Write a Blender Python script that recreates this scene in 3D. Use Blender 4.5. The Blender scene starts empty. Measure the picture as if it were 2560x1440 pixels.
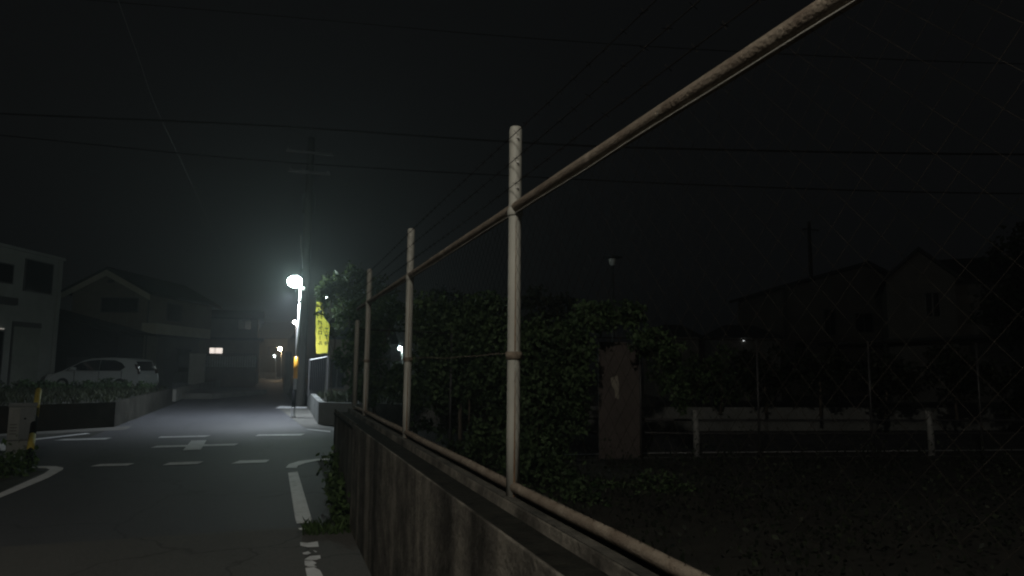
import bpy, math, random
import numpy as np
from mathutils import Vector, Matrix

SC = bpy.context.scene
COL = SC.collection
R = math.radians
rng = np.random.default_rng(7)
random.seed(7)

# ------------------------------------------------------------------ camera
F_PX, W_PX, H_PX = 1750.0, 2560.0, 1440.0
CAM_H = 1.6
PSI, TH, RHO = R(18.79498), R(6.39817), R(0.5)
fwd = Vector((math.sin(PSI)*math.cos(TH), math.cos(PSI)*math.cos(TH), math.sin(TH)))
r0 = Vector((math.cos(PSI), -math.sin(PSI), 0))
u0 = r0.cross(fwd)
rgt = r0*math.cos(RHO) + u0*math.sin(RHO)
upv = -r0*math.sin(RHO) + u0*math.cos(RHO)
camd = bpy.data.cameras.new('camera')
camd.sensor_width = 36.0
camd.lens = 36.0*F_PX/W_PX
camd.clip_start, camd.clip_end = 0.05, 1500
cam = bpy.data.objects.new('camera', camd)
COL.objects.link(cam)
m = Matrix(((rgt.x, upv.x, -fwd.x, 0), (rgt.y, upv.y, -fwd.y, 0), (rgt.z, upv.z, -fwd.z, CAM_H), (0, 0, 0, 1)))
cam.matrix_world = m
SC.camera = cam

def ray(px, py):
    return fwd + rgt*((px-1280)/F_PX) - upv*((py-720)/F_PX)
def G(px, py, z=0.0):                 # a measured photo point carried onto a level plane
    d = ray(px, py)
    p = Vector((0, 0, CAM_H)) + d*((z-CAM_H)/d.z)
    return (p.x, p.y, p.z)
def AT(px, py, D):                    # a measured photo point at a surveyed distance
    p = Vector((0, 0, CAM_H)) + ray(px, py)*D
    return (p.x, p.y, p.z)
# survey frame A: u to the camera's right, v away from it, both level
CS, SN = math.cos(PSI), math.sin(PSI)
def A(u, v, z=0.0):
    return (u*CS + v*SN, -u*SN + v*CS, z)

# ------------------------------------------------------------------ materials
def _nt(name):
    mt = bpy.data.materials.new(name); mt.use_nodes = True
    nt = mt.node_tree
    return mt, nt, nt.nodes['Principled BSDF'], nt.nodes['Material Output']
def mat(name, c1, c2=None, rough=0.8, scale=6.0, detail=5.0, bump=0.0, bscale=60.0, stretch=None, lo=0.35, hi=0.65, metal=0.0, spec=0.5, c3=None):
    mt, nt, bs, out = _nt(name)
    N, L = nt.nodes, nt.links
    bs.inputs['Roughness'].default_value = rough
    bs.inputs['Metallic'].default_value = metal
    bs.inputs['Specular IOR Level'].default_value = spec
    bs.inputs['Base Color'].default_value = (*c1, 1)
    tc = N.new('ShaderNodeTexCoord')
    if c2 is not None:
        mp = N.new('ShaderNodeMapping')
        if stretch: mp.inputs['Scale'].default_value = stretch
        nz = N.new('ShaderNodeTexNoise'); nz.inputs['Scale'].default_value = scale; nz.inputs['Detail'].default_value = detail
        nz.inputs['Roughness'].default_value = 0.65
        cr = N.new('ShaderNodeValToRGB')
        cr.color_ramp.elements[0].position = lo; cr.color_ramp.elements[0].color = (*c1, 1)
        cr.color_ramp.elements[1].position = hi; cr.color_ramp.elements[1].color = (*c2, 1)
        if c3 is not None:
            e = cr.color_ramp.elements.new(min(0.98, hi+0.1)); e.color = (*c3, 1)
        L.new(tc.outputs['Object'], mp.inputs['Vector']); L.new(mp.outputs['Vector'], nz.inputs['Vector'])
        L.new(nz.outputs['Fac'], cr.inputs['Fac']); L.new(cr.outputs['Color'], bs.inputs['Base Color'])
    if bump > 0:
        n2 = N.new('ShaderNodeTexNoise'); n2.inputs['Scale'].default_value = bscale; n2.inputs['Detail'].default_value = 4
        L.new(tc.outputs['Object'], n2.inputs['Vector'])
        bp = N.new('ShaderNodeBump'); bp.inputs['Strength'].default_value = bump; bp.inputs['Distance'].default_value = 0.02
        L.new(n2.outputs['Fac'], bp.inputs['Height']); L.new(bp.outputs['Normal'], bs.inputs['Normal'])
    return mt
def emit(name, col, s):
    mt, nt, bs, out = _nt(name)
    bs.inputs['Base Color'].default_value = (0.8, 0.8, 0.8, 1)
    bs.inputs['Emission Color'].default_value = (*col, 1)
    bs.inputs['Emission Strength'].default_value = s
    return mt
def leafmat(name, c1, c2, scale=1.6):
    mt, nt, bs, out = _nt(name)
    N, L = nt.nodes, nt.links
    tc = N.new('ShaderNodeTexCoord'); nz = N.new('ShaderNodeTexNoise')
    nz.inputs['Scale'].default_value = scale; nz.inputs['Detail'].default_value = 3
    L.new(tc.outputs['Object'], nz.inputs['Vector'])
    ge = N.new('ShaderNodeNewGeometry')
    ad = N.new('ShaderNodeMath'); ad.operation = 'MULTIPLY_ADD'; ad.inputs[1].default_value = 0.45; ad.inputs[2].default_value = -0.22
    L.new(ge.outputs['Random Per Island'], ad.inputs[0])
    a2 = N.new('ShaderNodeMath'); a2.operation = 'ADD'
    L.new(nz.outputs['Fac'], a2.inputs[0]); L.new(ad.outputs[0], a2.inputs[1])
    cr = N.new('ShaderNodeValToRGB')
    cr.color_ramp.elements[0].position = 0.3; cr.color_ramp.elements[0].color = (*c1, 1)
    cr.color_ramp.elements[1].position = 0.72; cr.color_ramp.elements[1].color = (*c2, 1)
    L.new(a2.outputs[0], cr.inputs['Fac']); L.new(cr.outputs['Color'], bs.inputs['Base Color'])
    bs.inputs['Roughness'].default_value = 0.6
    bs.inputs['Specular IOR Level'].default_value = 0.25
    tr = N.new('ShaderNodeBsdfTranslucent'); L.new(cr.outputs['Color'], tr.inputs['Color'])
    mx = N.new('ShaderNodeMixShader'); mx.inputs['Fac'].default_value = 0.3
    L.new(bs.outputs['BSDF'], mx.inputs[1]); L.new(tr.outputs['BSDF'], mx.inputs[2])
    L.new(mx.outputs['Shader'], out.inputs['Surface'])
    return mt

def asphalt_mat(name, c1, c2, rough=0.66):
    mt, nt, bs, out = _nt(name); N, L = nt.nodes, nt.links
    bs.inputs['Roughness'].default_value = rough
    tc = N.new('ShaderNodeTexCoord')
    big = N.new('ShaderNodeTexNoise'); big.inputs['Scale'].default_value = 0.45; big.inputs['Detail'].default_value = 6; big.inputs['Roughness'].default_value = 0.6
    mp = N.new('ShaderNodeMapping'); mp.inputs['Scale'].default_value = (1.0, 0.25, 1)
    L.new(tc.outputs['Object'], mp.inputs['Vector']); L.new(mp.outputs['Vector'], big.inputs['Vector'])
    gr = N.new('ShaderNodeTexNoise'); gr.inputs['Scale'].default_value = 55; gr.inputs['Detail'].default_value = 5
    L.new(tc.outputs['Object'], gr.inputs['Vector'])
    mx = N.new('ShaderNodeMix'); mx.inputs['Factor'].default_value = 0.45
    L.new(big.outputs['Fac'], mx.inputs[2]); L.new(gr.outputs['Fac'], mx.inputs[3])
    cr = N.new('ShaderNodeValToRGB')
    cr.color_ramp.elements[0].position = 0.36; cr.color_ramp.elements[0].color = (*c1, 1)
    cr.color_ramp.elements[1].position = 0.62; cr.color_ramp.elements[1].color = (*c2, 1)
    L.new(mx.outputs[0], cr.inputs['Fac'])
    vo = N.new('ShaderNodeTexVoronoi'); vo.feature = 'DISTANCE_TO_EDGE'; vo.inputs['Scale'].default_value = 0.42
    wn = N.new('ShaderNodeTexNoise'); wn.inputs['Scale'].default_value = 1.3; wn.inputs['Detail'].default_value = 5
    ad = N.new('ShaderNodeVectorMath'); ad.operation = 'ADD'
    L.new(tc.outputs['Object'], wn.inputs['Vector']); L.new(tc.outputs['Object'], ad.inputs[0]); L.new(wn.outputs['Color'], ad.inputs[1]); L.new(ad.outputs['Vector'], vo.inputs['Vector'])
    ck = N.new('ShaderNodeValToRGB'); ck.color_ramp.elements[0].position = 0.0; ck.color_ramp.elements[0].color = (.5, .5, .5, 1); ck.color_ramp.elements[1].position = 0.012; ck.color_ramp.elements[1].color = (1, 1, 1, 1)
    L.new(vo.outputs['Distance'], ck.inputs['Fac'])
    mu = N.new('ShaderNodeMix'); mu.data_type = 'RGBA'; mu.blend_type = 'MULTIPLY'; mu.inputs[0].default_value = 1.0
    L.new(cr.outputs['Color'], mu.inputs[6]); L.new(ck.outputs['Color'], mu.inputs[7]); L.new(mu.outputs[2], bs.inputs['Base Color'])
    bp = N.new('ShaderNodeBump'); bp.inputs['Strength'].default_value = 0.6; bp.inputs['Distance'].default_value = 0.02
    n2 = N.new('ShaderNodeTexNoise'); n2.inputs['Scale'].default_value = 130; n2.inputs['Detail'].default_value = 3
    L.new(tc.outputs['Object'], n2.inputs['Vector']); L.new(n2.outputs['Fac'], bp.inputs['Height']); L.new(bp.outputs['Normal'], bs.inputs['Normal'])
    return mt
M = {}
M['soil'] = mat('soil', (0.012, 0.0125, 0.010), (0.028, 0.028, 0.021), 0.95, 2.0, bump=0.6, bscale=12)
M['asphalt'] = asphalt_mat('asphalt', (0.042, 0.043, 0.05), (0.088, 0.089, 0.099))
M['asphalt_old'] = asphalt_mat('old_asphalt', (0.066, 0.065, 0.062), (0.126, 0.123, 0.116), 0.75)
M['gutter'] = mat('gutter_concrete', (0.09, 0.088, 0.08), (0.15, 0.145, 0.133), 0.85, 1.4, 6, bump=0.3)
def paintmat():
    mt = mat('road_paint', (0.78, 0.78, 0.8), (0.6, 0.6, 0.61), 0.6, 7.0, 9, bump=0.25, bscale=150, lo=0.42, hi=0.63, c3=(0.16, 0.16, 0.165))
    return mt
M['paint'] = paintmat()
M['verge_concrete'] = mat('soil_stained_concrete', (0.014, 0.0135, 0.0115), (0.042, 0.04, 0.034), 0.96, 1.8, 7, bump=0.5, bscale=30, spec=0.08)  # very dark concrete tone, used over the whole verge wall
M['dark_siding'] = mat('dark_siding', (0.085, 0.078, 0.072), (0.125, 0.115, 0.105), 0.9, 1.0, 5, bump=0.2)
M['far_concrete'] = mat('weathered_grey_concrete', (0.15, 0.157, 0.152), (0.22, 0.228, 0.22), 0.9, 1.5, 7, bump=0.3, bscale=50)
M['concrete'] = mat('concrete', (0.17, 0.165, 0.15), (0.3, 0.29, 0.265), 0.88, 1.8, 7, bump=0.35, bscale=50)
M['pale_concrete'] = mat('pale_concrete', (0.3, 0.3, 0.285), (0.42, 0.42, 0.4), 0.88, 1.5, 7, bump=0.3, bscale=50)
def wallmat(name, dark, mid, light):
    mt, nt, bs, out = _nt(name)
    N, L = nt.nodes, nt.links
    bs.inputs['Roughness'].default_value = 0.92; bs.inputs['Specular IOR Level'].default_value = 0.2
    tc = N.new('ShaderNodeTexCoord')
    mp = N.new('ShaderNodeMapping'); mp.inputs['Scale'].default_value = (1, 2.1, 0.16)
    nz = N.new('ShaderNodeTexNoise'); nz.inputs['Scale'].default_value = 1.25; nz.inputs['Detail'].default_value = 5
    L.new(tc.outputs['Object'], mp.inputs['Vector']); L.new(mp.outputs['Vector'], nz.inputs['Vector'])
    n2 = N.new('ShaderNodeTexNoise'); n2.inputs['Scale'].default_value = 5; n2.inputs['Detail'].default_value = 8; n2.inputs['Roughness'].default_value = 0.7
    L.new(tc.outputs['Object'], n2.inputs['Vector'])
    mm = N.new('ShaderNodeMix'); mm.inputs['Factor'].default_value = 0.42
    L.new(nz.outputs['Fac'], mm.inputs[2]); L.new(n2.outputs['Fac'], mm.inputs[3])
    cr = N.new('ShaderNodeValToRGB')
    cr.color_ramp.elements[0].position = 0.41; cr.color_ramp.elements[0].color = (*dark, 1)
    cr.color_ramp.elements[1].position = 0.6; cr.color_ramp.elements[1].color = (*light, 1)
    e = cr.color_ramp.elements.new(0.5); e.color = (*mid, 1)
    L.new(mm.outputs[0], cr.inputs['Fac']); L.new(cr.outputs['Color'], bs.inputs['Base Color'])
    bp = N.new('ShaderNodeBump'); bp.inputs['Strength'].default_value = 0.55; bp.inputs['Distance'].default_value = 0.02
    n3 = N.new('ShaderNodeTexNoise'); n3.inputs['Scale'].default_value = 38; n3.inputs['Detail'].default_value = 6
    L.new(tc.outputs['Object'], n3.inputs['Vector']); L.new(n3.outputs['Fac'], bp.inputs['Height']); L.new(bp.outputs['Normal'], bs.inputs['Normal'])
    return mt
M['stained_wall'] = wallmat('stained_concrete', (0.026, 0.024, 0.02), (0.078, 0.072, 0.062), (0.19, 0.175, 0.148))
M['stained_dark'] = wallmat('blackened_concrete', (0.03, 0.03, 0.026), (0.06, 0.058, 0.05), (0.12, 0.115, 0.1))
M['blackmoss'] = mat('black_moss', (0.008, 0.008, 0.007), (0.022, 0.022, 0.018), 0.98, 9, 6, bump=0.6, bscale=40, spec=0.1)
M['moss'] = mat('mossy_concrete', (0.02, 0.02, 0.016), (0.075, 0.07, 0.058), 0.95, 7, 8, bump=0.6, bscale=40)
M['galv'] = mat('weathered_white_steel', (0.3, 0.3, 0.27), (0.42, 0.42, 0.38), 0.6, 7.0, 6, c3=(0.2, 0.15, 0.1), lo=0.35, hi=0.68, stretch=(1, 1, 0.25))
M['rust'] = mat('rusty_steel', (0.118, 0.09, 0.066), (0.2, 0.168, 0.13), 0.88, 11.0, 7, bump=0.4, bscale=90, lo=0.35, hi=0.6, c3=(0.3, 0.26, 0.21))
M['rust_streak'] = mat('rust_streak', (0.13, 0.075, 0.04), (0.2, 0.13, 0.08), 0.9, 14.0, 4)
M['wire'] = mat('fence_wire', (0.008, 0.008, 0.007), (0.024, 0.021, 0.018), 0.9, 8.0, 3, spec=0.1)
M['dark_wire'] = mat('dark_wire', (0.014, 0.013, 0.012), None, 0.9, spec=0.05)
M['pale_wire'] = mat('pale_wire', (0.36, 0.37, 0.36), None, 0.5)
M['cable'] = mat('black_cable', (0.012, 0.012, 0.012), None, 0.8, spec=0.08)
M['pole_steel'] = mat('lamp_pole_steel', (0.4, 0.41, 0.41), (0.5, 0.5, 0.5), 0.45, 5, 4, metal=0.3)
M['pole_concrete'] = mat('pole_concrete', (0.035, 0.034, 0.03), (0.06, 0.058, 0.05), 0.9, 4, 5, stretch=(1, 1, 0.3), spec=0.2)
M['dark_metal'] = mat('dark_metal', (0.03, 0.03, 0.033), (0.05, 0.05, 0.052), 0.5, 8, 3)
M['white_metal'] = mat('white_metal', (0.5, 0.51, 0.5), (0.62, 0.62, 0.6), 0.5, 9, 5)
M['whitewash'] = mat('whitewashed_concrete', (0.55, 0.54, 0.5), (0.66, 0.65, 0.61), 0.9, 2.0, 6, bump=0.2)
M['dull_white'] = mat('dull_white_steel', (0.2, 0.205, 0.2), (0.3, 0.3, 0.29), 0.7, 9, 6)
M['cream_wall'] = mat('cream_render', (0.24, 0.25, 0.235), (0.31, 0.32, 0.3), 0.9, 0.9, 6, bump=0.15)
M['beige_wall'] = mat('beige_siding', (0.15, 0.137, 0.105), (0.2, 0.183, 0.145), 0.9, 1.2, 5, bump=0.2)
M['grey_wall'] = mat('grey_siding', (0.10, 0.10, 0.095), (0.15, 0.15, 0.14), 0.9, 1.0, 5, bump=0.2)
M['brown_wall'] = mat('brown_siding', (0.13, 0.1, 0.078), (0.19, 0.15, 0.115), 0.9, 1.0, 5, bump=0.2)
M['roof'] = mat('dark_roof_tiles', (0.015, 0.016, 0.018), (0.03, 0.031, 0.034), 0.8, 3.0, 5, bump=0.4, bscale=8)
M['glass'] = mat('dark_glass', (0.01, 0.011, 0.013), None, 0.08)
M['shutter'] = mat('pale_shutter', (0.2, 0.215, 0.185), (0.25, 0.265, 0.23), 0.7, 1.5, 4)
M['frame'] = mat('dark_aluminium', (0.05, 0.05, 0.05), None, 0.5)
M['fascia'] = mat('cream_fascia', (0.42, 0.4, 0.31), (0.5, 0.48, 0.38), 0.8, 1.2, 4)
M['car_paint'] = mat('silver_car_paint', (0.5, 0.52, 0.52), None, 0.35, metal=0.2)
M['tyre'] = mat('tyre_rubber', (0.02, 0.02, 0.02), None, 0.85)
M['chrome'] = mat('bright_reflector', (0.8, 0.8, 0.8), None, 0.3, metal=1.0)
M['red_lens'] = mat('red_lens', (0.05, 0.012, 0.01), None, 0.15)
M['yellow'] = mat('yellow_plastic', (0.42, 0.33, 0.05), (0.52, 0.42, 0.08), 0.55, 8, 4)
M['black_plastic'] = mat('black_plastic', (0.006, 0.006, 0.007), None, 0.9, spec=0.05)
M['orange_band'] = mat('amber_reflector', (0.85, 0.42, 0.05), None, 0.3)
M['cabinet'] = mat('pale_grey_enamel', (0.16, 0.175, 0.165), (0.22, 0.23, 0.22), 0.6, 4, 6, stretch=(1, 1, 0.4))
M['cabinet_panel'] = mat('blue_grey_enamel', (0.10, 0.118, 0.125), (0.14, 0.155, 0.16), 0.55, 4, 5)
M['panel_brown'] = mat('faded_brown_sheet', (0.062, 0.049, 0.045), (0.095, 0.077, 0.07), 0.75, 2.0, 6)
M['scrape'] = mat('bare_scrape', (0.22, 0.2, 0.16), (0.3, 0.275, 0.225), 0.7, 14, 4)
M['banner'] = mat('yellow_banner_cloth', (0.62, 0.66, 0.03), (0.72, 0.76, 0.05), 0.75, 3, 3)
def clothmat():
    mt, nt, bs, out = _nt('yellow_banner_cloth')
    bs.inputs['Base Color'].default_value = (0.85, 0.76, 0.11, 1); bs.inputs['Roughness'].default_value = 0.8
    tr = nt.nodes.new('ShaderNodeBsdfTranslucent'); tr.inputs['Color'].default_value = (0.93, 0.82, 0.14, 1)
    mx = nt.nodes.new('ShaderNodeMixShader'); mx.inputs['Fac'].default_value = 0.72
    nt.links.new(bs.outputs['BSDF'], mx.inputs[1]); nt.links.new(tr.outputs['BSDF'], mx.inputs[2]); nt.links.new(mx.outputs['Shader'], out.inputs['Surface'])
    return mt
M['banner'] = clothmat()
M['ink'] = mat('dark_banner_ink', (0.05, 0.05, 0.035), None, 0.8)
M['blue_ink'] = mat('blue_banner_ink', (0.07, 0.16, 0.34), None, 0.8)
M['bark'] = mat('bark', (0.06, 0.05, 0.038), (0.12, 0.1, 0.078), 0.95, 12, 6, bump=0.6, bscale=25, stretch=(1, 1, 0.3))
M['slat'] = mat('frosted_slat', (0.45, 0.48, 0.47), (0.6, 0.63, 0.62), 0.3, 3, 3)
M['bin'] = mat('blue_grey_box', (0.2, 0.22, 0.25), None, 0.6)
M['leaf'] = leafmat('ivy_leaf', (0.03, 0.056, 0.026), (0.12, 0.19, 0.085))
M['leaf_tree'] = leafmat('tree_leaf', (0.045, 0.062, 0.028), (0.13, 0.165, 0.075), 2.2)
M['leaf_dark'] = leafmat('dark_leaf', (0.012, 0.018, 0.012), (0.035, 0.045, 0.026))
M['grass'] = leafmat('grass_blade', (0.014, 0.019, 0.009), (0.04, 0.048, 0.022), 1.2)
M['grass_green'] = leafmat('green_blade', (0.035, 0.062, 0.022), (0.09, 0.15, 0.05), 1.2)
LAMP_W = (0.78, 1.0, 0.94)
M['lamp_main'] = emit('lamp_glass_cool', LAMP_W, 185)
M['lamp_rear'] = emit('lamp_glass_warm', (1.0, 0.93, 0.8), 780)
M['lamp_far'] = emit('far_lamp_glass', (1.0, 0.9, 0.86), 75)
M['lamp_warm'] = emit('warm_lamp_glass', (1.0, 0.72, 0.42), 150)
M['lamp_small'] = emit('small_lamp_glass', (0.85, 1.0, 0.96), 30)
M['lamp_porch'] = emit('porch_lamp_glass', (0.95, 1.0, 1.0), 2.5)
M['lamp_green'] = emit('cool_far_lamp_glass', (0.8, 1.0, 0.96), 110)
M['lit_window'] = emit('lit_window_blind', (1.0, 0.88, 0.78), 1.15)
M['slit_light'] = emit('lit_gap', (1.0, 0.9, 0.8), 0.25)

# ------------------------------------------------------------------ object helpers
def tag(o, label=None, cat=None, group=None, kind=None):
    if label: o['label'] = label
    if cat: o['category'] = cat
    if group: o['group'] = group
    if kind: o['kind'] = kind
    return o
def thing(name, label, cat, loc=(0, 0, 0), rz=0.0, group=None):
    o = bpy.data.objects.new(name, None); COL.objects.link(o)
    o.empty_display_size = 0.2
    o.location = loc; o.rotation_euler = (0, 0, rz)
    return tag(o, label, cat, group)
class MB:
    def __init__(s): s.v, s.f = [], []
    def add(s, vs, fs):
        n = len(s.v); s.v += [tuple(x) for x in vs]; s.f += [tuple(i+n for i in f) for f in fs]; return s
    def box(s, x0, x1, y0, y1, z0, z1):
        return s.add([(x0, y0, z0), (x1, y0, z0), (x1, y1, z0), (x0, y1, z0), (x0, y0, z1), (x1, y0, z1), (x1, y1, z1), (x0, y1, z1)],
                     [(0, 3, 2, 1), (4, 5, 6, 7), (0, 1, 5, 4), (1, 2, 6, 5), (2, 3, 7, 6), (3, 0, 4, 7)])
    def prism(s, poly, z0, z1):
        n = len(poly)
        a = sum(poly[i][0]*poly[(i+1) % n][1]-poly[(i+1) % n][0]*poly[i][1] for i in range(n))
        if a < 0: poly = poly[::-1]
        vs = [(p[0], p[1], z0) for p in poly] + [(p[0], p[1], z1) for p in poly]
        fs = [tuple(range(n))[::-1], tuple(range(n, 2*n))] + [(i, (i+1) % n, n+(i+1) % n, n+i) for i in range(n)]
        return s.add(vs, fs)
    def extrude(s, prof, axis_pts):       # profile polygon in (a,z), run from axis_pts[0] to axis_pts[1] as x positions mapped by caller
        n = len(prof); (f0, f1) = axis_pts
        vs = [f0(a, z) for a, z in prof] + [f1(a, z) for a, z in prof]
        fs = [tuple(range(n))[::-1], tuple(range(n, 2*n))] + [(i, (i+1) % n, n+(i+1) % n, n+i) for i in range(n)]
        return s.add(vs, fs)
    def tube(s, pts, r, n=8, cap=True):
        P = [Vector(p) for p in pts]; k = len(P)
        rr = r if isinstance(r, (list, tuple)) else [r]*k
        vs, fs = [], []
        prev = None
        for i in range(k):
            t = (P[min(i+1, k-1)]-P[max(i-1, 0)])
            if t.length < 1e-9: t = Vector((0, 0, 1))
            t.normalize()
            if prev is None:
                a = Vector((0, 0, 1)) if abs(t.z) < 0.9 else Vector((1, 0, 0))
                e1 = t.cross(a).normalized()
            else:
                e1 = (prev - t*prev.dot(t))
                e1 = e1.normalized() if e1.length > 1e-6 else t.orthogonal().normalized()
            prev = e1; e2 = t.cross(e1)
            for j in range(n):
                th = 2*math.pi*j/n
                vs.append(P[i] + (e1*math.cos(th)+e2*math.sin(th))*rr[i])
        for i in range(k-1):
            for j in range(n):
                fs.append((i*n+j, i*n+(j+1) % n, (i+1)*n+(j+1) % n, (i+1)*n+j))
        if cap:
            fs.append(tuple(range(n))[::-1]); fs.append(tuple(range((k-1)*n, k*n)))
        return s.add(vs, fs)
    def lathe(s, prof, c=(0, 0, 0), n=20, sx=1.0, sy=1.0):
        vs, fs = [], []
        k = len(prof)
        for r, z in prof:
            for j in range(n):
                t = 2*math.pi*j/n
                vs.append((c[0]+r*sx*math.cos(t), c[1]+r*sy*math.sin(t), c[2]+z))
        for i in range(k-1):
            for j in range(n):
                fs.append((i*n+j, i*n+(j+1) % n, (i+1)*n+(j+1) % n, (i+1)*n+j))
        fs.append(tuple(range(n))[::-1]); fs.append(tuple(range((k-1)*n, k*n)))
        return s.add(vs, fs)
    def build(s, name, material, parent=None, smooth=False, bevel=0.0):
        me = bpy.data.meshes.new(name)
        me.from_pydata(s.v, [], s.f); me.update()
        if material: me.materials.append(material)
        if smooth:
            for p in me.polygons: p.use_smooth = True
        o = bpy.data.objects.new(name, me); COL.objects.link(o)
        if parent is not None: o.parent = parent
        if bevel > 0:
            b = o.modifiers.new('bevel', 'BEVEL'); b.width = bevel; b.segments = 2; b.limit_method = 'ANGLE'
        return o
def npmesh(name, verts, k, material, parent=None):
    """verts (n*k,3): n faces of k corners each"""
    n = len(verts)//k
    me = bpy.data.meshes.new(name)
    me.vertices.add(len(verts)); me.vertices.foreach_set('co', verts.astype(np.float32).ravel())
    me.loops.add(len(verts)); me.loops.foreach_set('vertex_index', np.arange(len(verts), dtype=np.int32))
    me.polygons.add(n)
    me.polygons.foreach_set('loop_start', np.arange(0, n*k, k, dtype=np.int32))
    me.polygons.foreach_set('loop_total', np.full(n, k, dtype=np.int32))
    me.update(calc_edges=True); me.validate()
    me.materials.append(material)
    o = bpy.data.objects.new(name, me); COL.objects.link(o)
    if parent is not None: o.parent = parent
    return o
def leaves(pts, size, aspect=0.62, up=0.35):
    n = len(pts)
    d = rng.normal(size=(n, 3)); d[:, 2] -= 0.25
    d /= np.linalg.norm(d, axis=1, keepdims=True)
    nn = rng.normal(size=(n, 3)); nn[:, 2] += up*2.5
    s = np.cross(d, nn); s /= np.linalg.norm(s, axis=1, keepdims=True)
    nrm = np.cross(s, d)
    L = size*rng.uniform(0.6, 1.35, size=(n, 1))
    base = pts
    mid = pts + d*L*0.45 + nrm*L*0.06
    tip = pts + d*L - nrm*L*0.1
    out = np.stack([base, mid+s*L*aspect*0.5, tip, mid-s*L*aspect*0.5], axis=1)
    return out.reshape(-1, 3)
def blob_pts(blobs, n, hollow=0.45):
    """points in the outer shell of several ellipsoids, clumped"""
    w = np.array([b[1][0]*b[1][1]+b[1][1]*b[1][2]+b[1][0]*b[1][2] for b in blobs]); w = w/w.sum()
    out = []
    for b, k in zip(blobs, (w*n).astype(int)):
        k = max(k, 12)
        nc = max(5, k//24)
        d = rng.normal(size=(nc, 3)); d /= np.linalg.norm(d, axis=1, keepdims=True)
        rad = rng.uniform(hollow, 1.08, size=(nc, 1))
        cen = d*rad
        idx = rng.integers(0, nc, size=k)
        p = cen[idx] + rng.normal(size=(k, 3))*0.13
        out.append(np.array(b[0]) + p*np.array(b[1]))
    return np.concatenate(out)
def local(pts, loc):
    return pts - np.array(loc)
def limbs(mb, base, top, blobs, r0_):
    """trunk with limbs reaching into each clump"""
    b = Vector(base); t = Vector(top)
    mid = b.lerp(t, 0.5) + Vector((random.uniform(-.08, .08), random.uniform(-.08, .08), 0))
    mb.tube([b, mid, t], [r0_, r0_*0.75, r0_*0.5], 8)
    for c, rd in blobs:
        s = b.lerp(t, random.uniform(0.55, 0.98)); e = Vector(c)
        k = s.lerp(e, 0.5) + Vector((random.uniform(-.1, .1), random.uniform(-.1, .1), 0.08))
        mb.tube([s, k, e], [r0_*0.42, r0_*0.28, r0_*0.1], 5)
        for q in range(3):
            d = Vector((random.gauss(0, 1), random.gauss(0, 1), random.gauss(0.4, 0.8))).normalized()
            mb.tube([e, e + Vector((d.x*rd[0], d.y*rd[1], d.z*rd[2]))*0.85], [r0_*0.12, r0_*0.04], 4)
def plant(name, label, cat, loc, blobs, n, size, lm, trunk_top=None, r=0.06, group=None, crown='crown', hollow=0.45):
    t = thing(name, label, cat, loc, group=group)
    pts = local(blob_pts(blobs, n, hollow), loc)
    npmesh(crown, leaves(pts, size), 4, lm, t)
    if trunk_top is not None:
        mb = MB()
        lb = [(tuple(np.array(c)-np.array(loc)), rd) for c, rd in blobs]
        limbs(mb, (0, 0, -0.05), tuple(np.array(trunk_top)-np.array(loc)), lb, r)
        mb.build('trunk', M['bark'], t, True)
    return t
def struct(name, mb, material):
    return tag(mb.build(name, material), kind='structure')

# ------------------------------------------------------------------ ground, roads, markings
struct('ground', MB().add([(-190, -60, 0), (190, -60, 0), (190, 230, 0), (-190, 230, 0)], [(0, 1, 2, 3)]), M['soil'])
def sheet(name, pts, z, material):
    poly = [(p[0], p[1]) for p in pts]
    n = len(poly)
    a = sum(poly[i][0]*poly[(i+1) % n][1]-poly[(i+1) % n][0]*poly[i][1] for i in range(n))
    if a < 0: poly = poly[::-1]
    return struct(name, MB().add([(x, y, z) for x, y in poly], [tuple(range(n))]), material)
g = lambda x, y: G(x, y)[:2]
# main lane and the far street, one asphalt surface
sheet('main_road', [(-3.1, -40), (0.79, -40), (0.79, 12.4), (-3.1, 12.4)], 0.004, M['asphalt'])
road_far = [(-3.65, 17.2), (-3.65, 20.1), (-3.6, 31), g(490, 985), g(560, 964), g(650, 947), (0.5, 100), (6, 112), (9.5, 108), (3.5, 92), (1.2, 80), (0.8, 55), (0.9, 30), (0.95, 21), (1.9, 17.6)]
sheet('far_road', road_far, 0.0045, M['asphalt'])
sheet('cross_street', [(-60, 14.2), (-3.1, 12.3), (0.79, 12.35), (3.2, 12.2), (6.9, 11.75), (14.5, 10.25), (45, 3.5), (47, 8.2), (18, 14.0), (9.9, 15.7), (1.9, 17.7), (-3.65, 17.4), (-60, 20)], 0.003, M['asphalt'])
sheet('old_road_patch', [(-3.1, -40), (0.78, -40), g(885, 1324), g(812, 1317), g(712, 1322), (-3.1, 7.35)], 0.008, M['asphalt_old'])
sheet('gutter_strip', [(-3.3, 20.2), (-3.65, 20.05), (-5.7, 18.6), (-30, 20.6), (-30, 20.1), (-5.6, 18.05), (-3.25, 19.2)], 0.009, M['gutter'])
sheet('pavement', [g(690, 1016), g(770, 1016), g(797, 1062), g(828, 1070), g(826, 1078), g(760, 1070), g(728, 1045)], 0.010, M['gutter'])

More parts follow.
